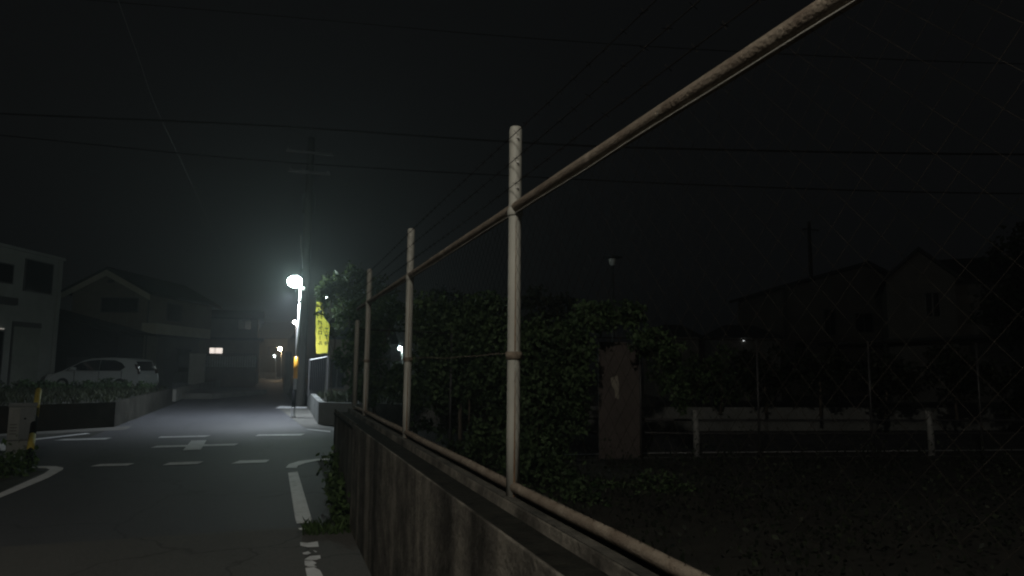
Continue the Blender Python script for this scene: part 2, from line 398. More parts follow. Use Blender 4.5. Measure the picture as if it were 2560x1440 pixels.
def mark(pts, z=0.0125):
    return sheet('road_marking', [g(*p) for p in pts], z, M['paint'])
mark([(225, 1168), (250, 1162), (337, 1160), (318, 1166)])
mark([(405, 1165), (425, 1158), (509, 1155), (495, 1162)])
mark([(577, 1161), (600, 1153), (674, 1151), (665, 1158)])
mark([(134, 1103), (160, 1099), (281, 1095.5), (262, 1100)])
mark([(394, 1096), (402, 1092.5), (528, 1089.5), (512, 1093.5)])
mark([(637, 1091), (647, 1087.5), (762, 1085.5), (752, 1090)])
mark([(84, 1101.5), (84, 1098.5), (215, 1084), (227, 1085.5)])
mark([(376, 1121), (392, 1116), (596, 1110), (586, 1115)])                       # cross mark, long arm
mark([(457, 1128), (478, 1103.5), (516, 1102.5), (502, 1126)], 0.017)             # cross mark, block
mark([(-30, 1128), (-30, 1110), (30, 1110), (26, 1128)])
mark([(762, 1074), (770, 1073.5), (826, 1078.5), (826, 1082)])
mark([(688, 1022), (700, 1016), (768, 1018.5), (766, 1021.5)], 0.016)
mark([(80, 1172), (80, 1167), (140, 1167.5), (158, 1171), (157, 1176), (120, 1197), (0, 1247), (-60, 1276), (-60, 1262), (0, 1235), (110, 1186), (124, 1176), (116, 1172.5)])
mark([(714, 1171), (722, 1162), (748, 1154), (790, 1149), (826, 1147), (826, 1150.5), (795, 1153), (762, 1160), (745, 1166), (741, 1172)])
mark([(720, 1184), (744, 1181), (779, 1300), (778, 1309), (742, 1312), (738, 1300)])
# worn remains of the same line on the old patch, lying flush on it
for poly in ([(745, 1324), (772, 1322), (768, 1328), (750, 1328)], [(750, 1359), (768, 1361), (794, 1357), (797, 1371), (770, 1372), (751, 1368)],
             [(756, 1386), (770, 1382), (778, 1387), (768, 1391), (758, 1390)], [(782, 1379), (793, 1383), (789, 1385)],
             [(760, 1403), (775, 1394), (800, 1392), (802, 1400), (790, 1404), (772, 1404)],
             [(761, 1406), (780, 1405), (792, 1412), (784, 1417), (793, 1421), (770, 1421), (762, 1417)],
             [(763, 1424), (785, 1422), (800, 1430), (806, 1441), (815, 1465), (772, 1465), (766, 1440)]):
    mark(poly, 0.0135)

# white line of the street running off to the right
sheet('edge_line', [(14.6+30, 10.3-6.6), (14.5, 10.28), (6.9, 11.72), (3.1, 12.16), (1.6, 12.25), (1.6, 12.37), (3.1, 12.29), (6.9, 11.86), (14.5, 10.41), (44.6, 3.85)], 0.0125, M['paint'])

# ------------------------------------------------------------------ near retaining wall with its fence
FX = 1.05
w = thing('retaining_wall', 'long waist high concrete wall streaked with black and rusty stains, carrying the rusty chain link fence', 'wall', (0.79, 0, 0))
prof = [(0, -0.1), (0.40, -0.1), (0.40, 1.02), (0.21, 1.02), (0.20, 0.95), (0.026, 0.95), (0.02, 1.015), (0, 1.02)]
def sub_prof(mb, y0, y1, off, n=1):
    mb.extrude([(a+(off if a < 0.05 else 0), z) for a, z in prof], (lambda a, z: (a, y0, z), lambda a, z: (a, y1, z)))
for y0, y1 in ((-14, -6.003), (-5.997, 1.0), (1.006, 7.15)):
    pass
mb = MB()
for y0, y1 in ((-14, -6.004), (-5.996, 0.4), (0.408, 3.85), (3.858, 7.2)): sub_prof(mb, y0, y1, 0)
mb.build('wall_body', M['stained_wall'], w, bevel=0.006)
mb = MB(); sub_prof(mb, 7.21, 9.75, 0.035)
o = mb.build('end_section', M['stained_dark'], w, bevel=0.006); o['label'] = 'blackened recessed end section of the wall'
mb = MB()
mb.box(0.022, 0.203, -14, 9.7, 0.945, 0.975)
mb.build('top_channel', M['blackmoss'], w)  # near-black strip laid along the wall-top channel
MB().box(0.212, 0.399, -14, 9.74, 1.0, 1.0235).build('back_ledge', M['moss'], w)  # thin darker overlay along the back of the wall top

fn = thing('chain_link_fence', 'rusty chain link fence on the stained concrete wall with barbed wire on pale posts', 'fence', (FX, 0, 1.02))
posts = [-2.25, 0.4, 3.05, 5.7, 8.32]
def tubez(mb, x, y, z0, z1, r, n=14): mb.tube([(x, y, z0), (x, y, z1)], r, n)
for y in posts:
    mb = MB()
    mb.lathe([(0.0305, -0.02), (0.0305, 0.3), (0.030, 1.3), (0.0305, 1.69), (0.027, 1.71), (0.012, 1.715)], (0, y, 0), 18)
    p = mb.build('post', M['galv'], fn, True)
    for zz in (1.41, 1.53, 1.65):
        MB().tube([(-0.002, y-0.043, zz), (-0.002, y+0.043, zz)], 0.0045, 6).build('hook', M['white_metal'], p)
    MB().lathe([(0.033, 1.28), (0.036, 1.285), (0.036, 1.315), (0.033, 1.32)], (0, y, 0), 18).build('clamp', M['galv'], p, True)
    MB().lathe([(0.0315, 0.612), (0.0375, 0.615), (0.0375, 0.645), (0.0315, 0.648)], (0, y, 0), 18).build('band', M['rust'], p, True)
    mb = MB()
    for (z0, z1, a0, wd) in ((0.0, 0.56, -1.15, .16), (0.65, 1.27, -1.2, .10)):
        ang = [a0-wd, a0+wd*.2, a0+wd]
        k = 9
        vs, fs = [], []
        for i in range(k):
            zz = z0+(z1-z0)*i/(k-1); ww = 1-0.75*i/(k-1)
            for a in (a0-wd*ww, a0, a0+wd*ww):
                vs.append((0.0312*math.cos(a-0.55), y+0.0312*math.sin(a-0.55), zz))
        for i in range(k-1):
            for j in (0, 1): fs.append((i*3+j, i*3+j+1, (i+1)*3+j+1, (i+1)*3+j))
        mb.add(vs, fs)
    mb.build('rust_streak', M['rust_streak'], p)
# end post, shorter, at the corner
mb = MB(); mb.lathe([(0.0305, -0.02), (0.03, 1.16), (0.024, 1.18), (0.01, 1.185)], (0.02, 10.15-0.55, 0), 14)
mb.build('post', M['galv'], fn, True)
def wob(y, s, a=0.004): return a*math.sin(y*3.1+s)+a*0.6*math.sin(y*7.7+2*s)
ys = np.arange(-6, 9.61, 0.35)
MB().tube([(0.0, y, 1.32+wob(y, 1, .001)) for y in ys], 0.0262, 12).build('top_rail', M['rust'], fn, True)
MB().tube([(0.0, y, 0.045+wob(y, 2, .002)) for y in ys], 0.0222, 12).build('bottom_rail', M['rust'], fn, True)
mb = MB()
mb.tube([(-0.012, y, 1.290+wob(y, 3, .002)) for y in np.arange(-6, 9.6, 0.12)], 0.002, 5)
mb.build('tension_wire', M['galv'], fn)
MB().tube([(-0.004, y, 0.635+wob(y, 4, .005)) for y in np.arange(3.05, 9.6, 0.3)], 0.0018, 5).build('tension_wire', M['rust'], fn)
for y in np.arange(-0.4, 9.5, 0.45):          # ties holding the mesh to the top rail
    mb = MB()
    mb.tube([(0.024*math.cos(t), y+0.006*t, 1.32+0.026*math.sin(t)) for t in np.linspace(0, 6.3, 10)], 0.0014, 4)
    mb.build('wire_tie', M['rust'], fn)
# the woven mesh: two families of diagonal wires
verts = []
zlo, zhi = 0.03, 1.3
for fam in (1, -1):
    for c in np.arange(-6-1.4, 9.6+1.4, 0.079):
        y0, y1 = c, c+fam*(zhi-zlo)*1.0
        a0, a1 = 0.0, 1.0
        ya, yb = (y0, y1)
        # clip to the run of the fence
        def clip(t): return ya+(yb-ya)*t
        ts = [0, 1]
        for lim in (-6, 9.6):
            if (ya-lim)*(yb-lim) < 0: ts.append((lim-ya)/(yb-ya))
        ts = sorted(ts)
        for ta, tb in zip(ts[:-1], ts[1:]):
            tm = (ta+tb)/2
            if -6 <= clip(tm) <= 9.6:
                p0 = np.array([-0.006+fam*0.0018, clip(ta), zlo+(zhi-zlo)*ta]); p1 = np.array([-0.006+fam*0.0018, clip(tb), zlo+(zhi-zlo)*tb])
                d = (p1-p0)/np.linalg.norm(p1-p0); e1 = np.array([1.0, 0, 0]); e2 = np.cross(d, e1); r = 0.00062
                ring = [e1*r, (e2*0.87-e1*0.5)*r, (-e2*0.87-e1*0.5)*r]
                for j in range(3):
                    a, b = ring[j], ring[(j+1) % 3]
                    verts += [p0+a, p0+b, p1+b, p1+a]
npmesh('wire_mesh', np.array(verts), 4, M['wire'], fn)
for k, zz in enumerate((1.41, 1.53, 1.65)):
    mb = MB()
    mb.tube([(-0.036, y, zz+0.006*math.sin(y*1.2+k)) for y in np.arange(-6, 9.6, 0.25)], 0.0019, 5)
    for y in np.arange(-5.9, 9.5, 0.13):
        z2 = zz+0.006*math.sin(y*1.2+k); a = random.uniform(0, 3)
        dx, dz = 0.014*math.cos(a), 0.014*math.sin(a)
        mb.tube([(-0.036-dx, y-.004, z2-dz), (-0.036+dx, y+.004, z2+dz)], 0.0013, 3)
        mb.tube([(-0.036-dz, y+.005, z2+dx), (-0.036+dz, y-.005, z2-dx)], 0.0013, 3)
    mb.build('barbed_wire', M['dark_wire'], fn)

# ------------------------------------------------------------------ weeds and grass
def blades(n, xyf, h, wd, name, material, label, cat='grass', kind='stuff', z=0.0):
    P = np.array([xyf() for _ in range(n)], dtype=float)
    hh = h*rng.uniform(0.5, 1.3, size=n)
    a = rng.uniform(0, 2*np.pi, n); lean = rng.normal(0, 0.35, size=(n, 2))
    ww = wd*rng.uniform(0.6, 1.3, size=n)
    zz = P[:, 2] if P.shape[1] > 2 else np.full(n, z)
    b0 = np.stack([P[:, 0]-np.cos(a)*ww, P[:, 1]-np.sin(a)*ww, zz-0.01], 1)
    b1 = np.stack([P[:, 0]+np.cos(a)*ww, P[:, 1]+np.sin(a)*ww, zz-0.01], 1)
    m0 = np.stack([P[:, 0]+lean[:, 0]*hh*.35, P[:, 1]+lean[:, 1]*hh*.35, zz+hh*.6], 1)
    tp = np.stack([P[:, 0]+lean[:, 0]*hh, P[:, 1]+lean[:, 1]*hh, zz+hh], 1)
    o = npmesh(name, np.stack([b0, b1, m0+(b1-b0)*.4, tp], 1).reshape(-1, 3), 4, material)
    return tag(o, label, cat, kind=kind)

def weed(loc, hgt, spread, n, label):
    t = thing('weed_clump', label, 'weed', loc, group='weeds along the foot of the wall')
    st = MB(); pts = []
    for i in range(max(5, n//16)):
        a = random.uniform(0, 2*math.pi); s = random.uniform(0.1, 1)*spread; h = hgt*random.uniform(.45, 1)
        tip = (-abs(s*math.cos(a))*0.7, s*math.sin(a), h)
        st.tube([(0, s*math.sin(a)*.4, 0), (tip[0]*.5, tip[1]*.75, h*.6), tip], [.005, .004, .002], 4)
        for q in range(16):
            f = random.uniform(.15, 1)
            pts.append((tip[0]*f+random.gauss(0, .04), tip[1]*(.4+.6*f)+random.gauss(0, .04), h*f+random.gauss(0, .02)))
    st.build('stem', M['grass_green'], t)
    npmesh('foliage', leaves(np.array(pts), 0.075), 4, M['grass_green'], t)
weed((0.80, 7.45, 0.006), .26, .26, 240, 'low green weed clump at the wall foot nearest the patch seam')
weed((0.82, 8.15, 0.006), .42, .28, 320, 'leafy green weed clump in the middle of the wall foot')
weed((0.82, 8.95, 0.006), .55, .28, 340, 'tallest green weed clump by the blackened wall end')
blades(260, lambda: (random.uniform(.35, .79), random.uniform(7.0, 7.4)), .09, .006, 'grass', M['grass_green'], 'short grass along the seam of the old patch at the wall', z=0.005)

# dark undergrowth filling the lot behind the fence
N = 22000
P = np.stack([rng.uniform(1.4, 12, N), rng.uniform(0.5, 10.4, N), np.abs(rng.normal(0, .22, N))+.02], 1)
P = P[(P[:, 1] < 10.6-(np.maximum(P[:, 0]-6, 0))*.22)]
_d = np.sin(P[:, 0]*2.1+np.sin(P[:, 1]*1.7)*1.5)*np.sin(P[:, 1]*2.4+np.sin(P[:, 0]*1.1)*2)
P = P[_d > rng.uniform(-.9, .5, len(P))]
P[:, 2] *= 0.6+0.8*(np.sin(P[:, 0]*1.7+1)*np.sin(P[:, 1]*1.3)*.5+.5)
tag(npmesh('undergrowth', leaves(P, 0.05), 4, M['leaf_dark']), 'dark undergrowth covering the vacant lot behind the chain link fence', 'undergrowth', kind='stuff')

# left foreground overgrown corner
N = 2600
cx = np.array([g(20, 1185)])
Q = np.stack([rng.uniform(-6.5, -3.25, N), rng.uniform(11.6, 13.4, N), np.abs(rng.normal(0, .13, N))+.01], 1)
Q = Q[Q[:, 0] < -3.15-0.28*np.abs(Q[:, 1]-12.0)]
tag(npmesh('undergrowth', leaves(Q, 0.09), 4, M['grass_green']), 'low green weeds filling the left street corner beneath the cabinet', 'undergrowth', kind='stuff')

# ------------------------------------------------------------------ left raised verge
vw = thing('verge_wall', 'low concrete kerb wall holding up the grassy verge beside the left road edge', 'wall', (0, 0, 0))
top = 0.62
line = [(-30, 20.9), (-5.75, 18.75), (-3.68, 20.15), (-3.7, 31.2)]
def wallstrip(pts, th, z0, z1, mb):
    P = [Vector((p[0], p[1])) for p in pts]; L_, R_ = [], []
    for i, p in enumerate(P):
        d = (P[min(i+1, len(P)-1)]-P[max(i-1, 0)]).normalized(); nrm = Vector((-d.y, d.x))
        L_.append(p+nrm*th); R_.append(p)
    for i in range(len(P)-1):
        mb.prism([tuple(R_[i]), tuple(R_[i+1]), tuple(L_[i+1]), tuple(L_[i])], z0, z1)
mb = MB(); wallstrip(line, 0.14, -.1, top, mb); mb.build('wall_body', M['verge_concrete'], vw)
bed = [(-30, 21.1), (-5.8, 18.93), (-3.84, 20.2), (-3.86, 31.1), (-6.5, 31.4), (-30, 31)]
def bedz(x, y): return 0.55 + 0.02*math.sin(x*1.3)+0.02*math.sin(y*.9)
mb = MB(); mb.prism(bed, -.05, 0.56)
tag(mb.build('verge_soil', M['soil']), kind='structure')
def inbed():
    while True:
        x, y = random.uniform(-17, -3.85), random.uniform(18.9, 31)
        if y > 18.93+max(0, (x+5.8))*0.65 and (x > -5.8 or y > 18.95-(x+5.8)*.09): return (x, y, .56)
blades(9000, inbed, .16, .012, 'grass', M['grass'], 'rough grass growing on the raised verge left of the road')
# leafy weeds in front of the car
for i, (px, py, D, s, lab) in enumerate(((330, 950, 27.5, .5, 'leafy weed clump hiding the rear wheel of the silver car'), (270, 950, 28.5, .62, 'leafy weed clump before the middle of the silver car'),
                                    (215, 955, 27, .55, 'leafy weed clump before the front door of the silver car'), (120, 965, 26.5, .6, 'leafy weed clump left of the silver car bonnet'), (45, 975, 26, .62, 'leafy weed clump at the left end of the verge'))):
    x, y, _ = AT(px, py, D)
    plant('weed_clump', lab, 'weed', (x, y, .55), [((x, y, .55+s*.3), (s*1.3, s*.6, s*.36)), ((x+.5*s, y-.2, .5+s*.25), (s*.9, s*.5, s*.3))], 600, .11, M['leaf'], (x, y, .55+s*.5), .02, 'weeds on the verge', 'foliage')

# ------------------------------------------------------------------ cabinet, yellow sleeve, box
cx, cy, _ = G(46, 1150)
cb = thing('utility_cabinet', 'small pale grey utility cabinet standing in weeds at the left street corner', 'cabinet', (cx, cy, 0), .24)
mb = MB(); mb.box(-.25, .25, -.01, .3, 0, .86); mb.build('body', M['cabinet'], cb, bevel=.012)
mb = MB(); mb.box(-.27, .27, -.03, .32, .862, .925); mb.build('lid', M['cabinet_panel'], cb, bevel=.012)
mb = MB(); mb.box(-.04, .235, -.025, -.0105, .34, .85); d = mb.build('door', M['cabinet_panel'], cb, bevel=.004)
mb = MB(); mb.lathe([(.022, 0), (.022, .02), (.015, .024)], (0.06, -.03, .66), 12); mb.build('knob', M['black_plastic'], d)
mb = MB(); mb.box(-.24, .235, -.02, -.0105, .31, .33); mb.build('ledge', M['frame'], cb)
mb = MB()
for i in range(4): mb.box(-.21, -.08, -.016, -.0105, .42+i*.05, .435+i*.05)
mb.build('vent', M['frame'], cb)
mb = MB(); mb.box(.0, .06, -.018, -.0105, .1, .14); mb.build('plate', M['blue_ink'], cb)

cb.scale = (.74, .6, 1.0)
bx, by, _ = G(69, 1174)
tx, ty, tz = AT(97, 973, math.hypot(bx, by)*0.985)
gy = thing('pole_guard', 'leaning yellow plastic guard sleeve with black lower half beside the pale cabinet', 'guard', (bx, by, 0))
e = Vector((tx-bx, ty-by, tz)); 
def along(t): return tuple(e*t)
MB().tube([along(0), along(.2)], .05, 14).build('lower_sleeve', M['black_plastic'], gy, True)
MB().tube([along(.2), along(.38)], .0505, 14).build('yellow_band', M['yellow'], gy, True)
MB().tube([along(.38), along(.60)], .05, 14).build('black_band', M['black_plastic'], gy, True)
MB().tube([along(.60), along(.98), along(1.0)], [.0505, .0505, .03], 14).build('upper_sleeve', M['yellow'], gy, True)
MB().tube([along(1.0), along(1.06)], .012, 8).build('guy_wire', M['cable'], gy)

x, y, _ = G(452, 978)
bb = thing('storage_box', 'small blue grey box standing on the pavement before the pale wall', 'box', (x, y, 0), -PSI)
mb = MB(); mb.box(-.42, .3, -.2, .2, 0, .42); mb.build('body', M['bin'], bb, bevel=.02)
mb = MB(); mb.box(-.45, .33, -.23, .23, .421, .47); mb.build('lid', M['bin'], bb, bevel=.02)
mb = MB(); mb.box(.32, .6, -.15, .15, 0, .4); mb.build('dark_box', M['dark_metal'], bb, bevel=.01)

# ------------------------------------------------------------------ street lamps
def street_lamp(name, label, base, head, lampmat, r=.05, size=(.20, .2, .15), arm=0.0, band=False, cat='street lamp', group=None, hood=True):
    t = thing(name, label, cat, base, 0, group)
    h = Vector(head)-Vector(base)
    side = Vector((-1, 0, 0))
    ptop = h + Vector((arm, 0, -0.02))
    MB().tube([(0, 0, 0), tuple(ptop*.5), tuple(ptop)], [r, r*.92, r*.72], 12).build('pole', M['pole_steel'], t, True)
    MB().lathe([(r*2.0, 0), (r*2.0, .02), (r*1.4, .05), (r*1.25, .3), (r*1.05, .32)], (0, 0, 0), 14).build('base', M['pole_steel'], t, True)
    if arm > 0:
        MB().tube([tuple(ptop+Vector((0, 0, -.05))), tuple(ptop+Vector((-arm*.3, 0, .10))), tuple(h+Vector((0, 0, size[2]+.05)))], [r*.7, r*.6, r*.55], 10).build('arm', M['pole_steel'], t, True)
    hd = None
    if hood:
        hd = MB().lathe([(size[0]*.12, size[2]+.05), (size[0]*.3, size[2]+.02), (size[0]*.5, size[2]*.93), (size[0]*.48, size[2]*.88)][::-1], tuple(h), 20).build('lamp_hood', M['pole_steel'], t, True)
    prof_ = [(max(.004, math.cos(a)), math.sin(a)) for a in np.linspace(-math.pi/2, math.pi/2*.68 if hood else math.pi/2, 13)]
    MB().lathe([(p*size[0], q*size[2]) for p, q in prof_], tuple(h), 22).build('lamp_glass', lampmat, t, True)
    return t, h, ptop
lb = G(732, 1045); lh = AT(737, 704, 22.05)
lt, lhv, lpt = street_lamp('street_lamp', 'glowing cool white street lamp on a slim steel pole beside the yellow banner', (lb[0], lb[1], 0), lh, M['lamp_main'], .048, (.22, .22, .18), .19, group=None)
sp = bpy.data.lights.new('lamp_beam', 'SPOT'); sp.energy = 960; sp.color = (0.82, 0.88, 1.0); sp.spot_size = R(150); sp.spot_blend = 0.55; sp.shadow_soft_size = .12
spo = bpy.data.objects.new('lamp_beam', sp); COL.objects.link(spo); spo.parent = lt
spo.location = lhv + Vector((-.12, .1, -.34))
spo.rotation_euler = (Vector((-.6, 23.6, 0)) - Vector(lh)).to_track_quat('-Z', 'Y').to_euler()
def onpole(f): return Vector(lpt)*f
p0, p1 = onpole(.28), onpole(.44)
o = MB().tube([tuple(p0), tuple(p1)], .066, 12).build('reflective_sleeve', M['orange_band'], lt, True)
MB().tube([tuple(onpole(.02)), tuple(onpole(.2))], .06, 12).build('guard_sleeve', M['black_plastic'], lt, True)
MB().tube([tuple(onpole(.845)), tuple(onpole(.862))], .062, 12).build('pole_band', M['dark_metal'], lt, True)
q = onpole(.95); MB().lathe([(.03, -.05), (.05, -.02), (.05, .03), (.02, .06)], (q.x+.1, q.y-.03, q.z), 10).build('photo_sensor', M['white_metal'], lt, True)

street_lamp('street_lamp', 'warm white street lamp standing behind the viewer on the left verge', (-3.0, -2.6, 0), (-2.4, -2.3, 6.8), M['lamp_rear'], .06, (.2, .2, .15), .0)
def far_lamp(label, px, py, D, mt_, s, pole=True, cat='street lamp'):
    x, y, z = AT(px, py, D)
    return street_lamp('street_lamp', label, (x+.25, y+.1, 0), (x, y, z), mt_, .05, (s, s, s), .12, group='distant lamps', hood=False)
far_lamp('small pinkish white street lamp hanging just left of the slim lamp pole', 737, 805, 60, M['lamp_far'], .14)
far_lamp('warm orange street lamp far down the road', 700, 872, 75, M['lamp_warm'], .19)
far_lamp('tiny white lamp left of and below the warm orange one', 686, 890, 80, M['lamp_small'], .10)
far_lamp('white lamp shining through the leaves behind the chain link fence', 1000, 871, 42, M['lamp_green'], .11)
far_lamp('tiny white lamp glinting through the tree above the yellow banner', 816, 745, 46, M['lamp_small'], .075)

# ------------------------------------------------------------------ utility pole and cables
ub = G(748, 1017)
up = thing('utility_pole', 'dark concrete utility pole rising behind the street lamp', 'utility pole', (ub[0], ub[1], 0))
MB().tube([(0, 0, 0), (.02, 0, 5), (.04, 0, 10.6)], [.2, .17, .13], 18).build('pole', M['pole_concrete'], up, True)
for zz, ln in ((9.9, .9), (9.1, .8)):
    c = MB().box(-ln, ln, -.17, -.09, zz, zz+.09).build('crossarm', M['dark_metal'], up)
    for k in range(4):
        MB().lathe([(.035, 0), (.05, .03), (.03, .07), (.045, .1), (.02, .14)], (-ln*.9+k*ln*.6, -.13, zz+.09), 10).build('insulator', M['frame'], c, True)
MB().lathe([(.2, 0), (.25, .05), (.25, .75), (.2, .8)], (.05, .42, 7.6), 14).build('transformer', M['dark_metal'], up, True)
MB().tube([(-.22, -.25, 6.6), (-.2, -.24, 6.2), (-.13, -.22, 5.7), (-.1, -.2, 5.3)], .016, 6).build('service_wire', M['pale_wire'], up)
def cable(label, pts, r=.012, m_='cable'):
    P = [AT(*p) for p in pts]
    # smooth through the surveyed points
    out = []
    for i in range(len(P)-1):
        a = np.array(P[max(i-1, 0)]); b = np.array(P[i]); c = np.array(P[i+1]); d = np.array(P[min(i+2, len(P)-1)])
        for t in np.linspace(0, 1, 12, endpoint=False):
            out.append(tuple(.5*((2*b)+(-a+c)*t+(2*a-5*b+4*c-d)*t*t+(-a+3*b-3*c+d)*t**3)))
    out.append(P[-1])
    return tag(MB().tube(out, r, 6).build('overhead_cable', M[m_]), label, 'cable', 'overhead cables')
cable('upper black overhead cable crossing above the street behind the tall fence post top', [(-900, 240, 17), (0, 284, 15), (640, 313, 14.2), (1280, 355, 14), (1700, 372, 14), (2560, 386, 14.5), (3400, 380, 16)], .020)
cable('lower black overhead cable crossing the post below its top', [(-900, 250, 18), (0, 338, 15.5), (640, 400, 14.6), (1280, 440, 14.2), (1900, 468, 14.4), (2560, 484, 15), (3400, 480, 17)], .014)
cable('highest black overhead cable near the top edge of the sky', [(-600, -70, 18), (600, 32, 15), (1280, 92, 14.5), (1900, 132, 15), (2560, 160, 16), (3300, 170, 18)], .010)
cable('thin pale service wire slanting down the left part of the sky', [(215, -230, 6), (295, 0, 8.2), (345, 140, 10.5), (395, 280, 14), (470, 440, 22), (560, 640, 40), (600, 730, 60)], .0021, 'pale_wire')

# ------------------------------------------------------------------ opposite corner: retaining wall, garden, gate, banner
rc = thing('garden_wall', 'grey concrete garden wall at the far corner under the yellow banner', 'wall', (0, 0, 0))
c0 = G(795, 1062); c1 = G(829, 1066)
RH = 0.60
mb = MB()
cl = (c0[0], c0[1])
wallstrip([(1.42, 30.0), (1.33, 26.0), cl, (1.9, c0[1]-.55), (2.9, 18.55), (5.8, 17.2), (9.9, 15.78), (17.6, 14.2), (46, 8.6)][::-1], -.16, -.1, RH, mb)
mb.build('wall_body', M['far_concrete'], rc)
mb = MB(); mb.prism([(1.55, 30), (1.48, 26), (cl[0]+.14, cl[1]+.1), (2.0, c0[1]-.4), (3.0, 18.72), (5.9, 17.37), (10, 15.95), (17.7, 14.37), (46, 8.8), (46, 12.5), (18, 19), (10, 21), (6, 30)], -.05, .52)
tag(mb.build('garden_soil', M['soil']), kind='structure')
blades(1600, lambda: (random.uniform(1.5, 4.5), random.uniform(19.9, 26), .52), .2, .014, 'grass', M['grass'], 'pale grass on the garden behind the far corner wall')

gx, gyy, gz = AT(776, 890, 24.5)
gt = thing('screen_gate', 'dark slatted screen gate leaning behind the yellow banner pole', 'gate', (gx, gyy, .5), -PSI+.2)
mb = MB()
for i in range(9): mb.box(.02+i*.062, .072+i*.062, -.012, .012, .05, 1.25+.013*i)
mb.build('screen_panel', M['black_plastic'], gt)
MB().tube([(0, 0, 1.27), (.58, 0, 1.39)], .022, 8).build('top_rail', M['pole_steel'], gt)
MB().box(-.04, .0, -.02, .02, 0, 1.3).build('post', M['dark_metal'], gt)
MB().box(.585, .625, -.02, .02, 0, 1.4).build('post', M['dark_metal'], gt)

# banner
BD = 20.6
pb = AT(812, 998, BD)
bn = thing('banner_flag', 'yellow patrol banner with dark vertical lettering on a slim pole at the far corner', 'banner', (pb[0], pb[1], RH-.05), -PSI)
def bl(px, py):                                   # photo measure -> banner plane (x right, z up), metres
    p = Vector(AT(px, py, BD))-Vector((pb[0], pb[1], RH-.05))
    return (p.x*CS - p.y*SN, p.z)
xt, zt = bl(819, 748); xb, zb = bl(811, 998)
MB().tube([(xb, .02, 0), (xt, .02, zt)], .011, 8).build('pole', M['white_metal'], bn, True)
xl, zl = bl(782, 752)
MB().tube([(xt, .02, zt-.02), (xl, .02, zl+.02)], .007, 6).build('cross_rod', M['white_metal'], bn)
def wave(x, z): return -.02*math.sin(z*4.2+x*3)-.025*math.sin(x*9+z*1.3)*(.6)
nz_ = 40
rows = []
for i in range(nz_+1):
    py = 752+(883-752)*i/nz_
    le = 782.5+3.2*(i/nz_)+.6*math.sin(i*.7)
    if py < 788: ri = 801+.4*math.sin(i)
    elif py < 813: ri = 801+(820-801)*(py-788)/25
    else: ri = 820-(820-815)*(py-813)/70
    rows.append([bl(le+(ri-le)*j/10, py+(1.0*math.sin(j*.6) if i == nz_ else 0)) for j in range(11)])
vs, fs = [], []
for rw in rows:
    for (x, z) in rw: vs.append((x, wave(x, z), z))
for i in range(nz_):
    for j in range(10): fs.append((i*11+j, (i+1)*11+j, (i+1)*11+j+1, i*11+j+1))
cloth = MB().add(vs, fs).build('cloth', M['banner'], bn, True)
def text_mesh(ch, size):
    cu = bpy.data.curves.new('lettering', 'FONT'); cu.body = ch; cu.size = size; cu.align_x = 'CENTER'; cu.align_y = 'CENTER'
    cu.resolution_u = 3; cu.offset = size*.035
    ob = bpy.data.objects.new('lettering', cu); COL.objects.link(ob)
    bpy.context.view_layer.update()
    dg = bpy.context.evaluated_depsgraph_get()
    me = bpy.data.meshes.new_from_object(ob.evaluated_get(dg))
    bpy.data.objects.remove(ob); bpy.data.curves.remove(cu)
    return me
def letter(ch, px, py, size, material, rot=0, sx=1.0):
    me = text_mesh(ch, size)
    co = np.array([v.co[:] for v in me.vertices])
    if len(co) == 0: return
    c = (co.min(0)+co.max(0))/2
    x0, z0 = bl(px, py)
    for v in me.vertices:
        a, b = v.co.x-c[0], v.co.y-c[1]
        if rot: a, b = b, -a
        x, z = x0-a*sx, z0+b          # the cloth is seen from behind, so its lettering reads mirrored
        v.co = (x, wave(x, z)-.006, z)
    me.flip_normals()
    me.materials.clear(); me.materials.append(material)
    o = bpy.data.objects.new('lettering', me); COL.objects.link(o); o.parent = cloth
FS = .14
for ch, px, py, rot in (('防', 792, 768, 0), ('犯', 794, 788, 0), ('パ', 795, 805, 0), ('ト', 795.5, 819, 0), ('ロ', 796, 831, 0), ('ー', 796, 843.5, 1), ('ル', 796.5, 857, 0)):
    letter(ch, px, py, FS if ch not in '防犯' else .17, M['ink'], rot)
for ch, py in (('実', 824), ('施', 841), ('中', 858)):
    letter(ch, 811.5, py, .14, M['blue_ink'], 0, .7)

# ------------------------------------------------------------------ trees and shrubs
def blob(px, py, D, rx, rz, ry=None):
    return (AT(px, py, D), (rx, ry or rx, rz))
x, y, _ = AT(880, 900, 21.5)
k_ = 21.5/17.6
bl_ = [blob(835, 712, 21.3, .42*k_, .28*k_), blob(880, 700, 21.5, .45*k_, .36*k_), blob(935, 715, 21.6, .45*k_, .3*k_), blob(812, 742, 21.0, .3*k_, .25*k_), blob(868, 760, 21.4, .5*k_, .4*k_), blob(850, 805, 21.6, .2*k_, .2*k_), blob(930, 780, 21.5, .5*k_, .42*k_), blob(965, 735, 21.8, .3*k_, .22*k_)]
plant('garden_tree', 'leafy small tree lit by the street lamp above the yellow banner', 'tree', (x, y, .5), bl_, 4200, .125, M['leaf_tree'], (x, y, 3.4), .08)
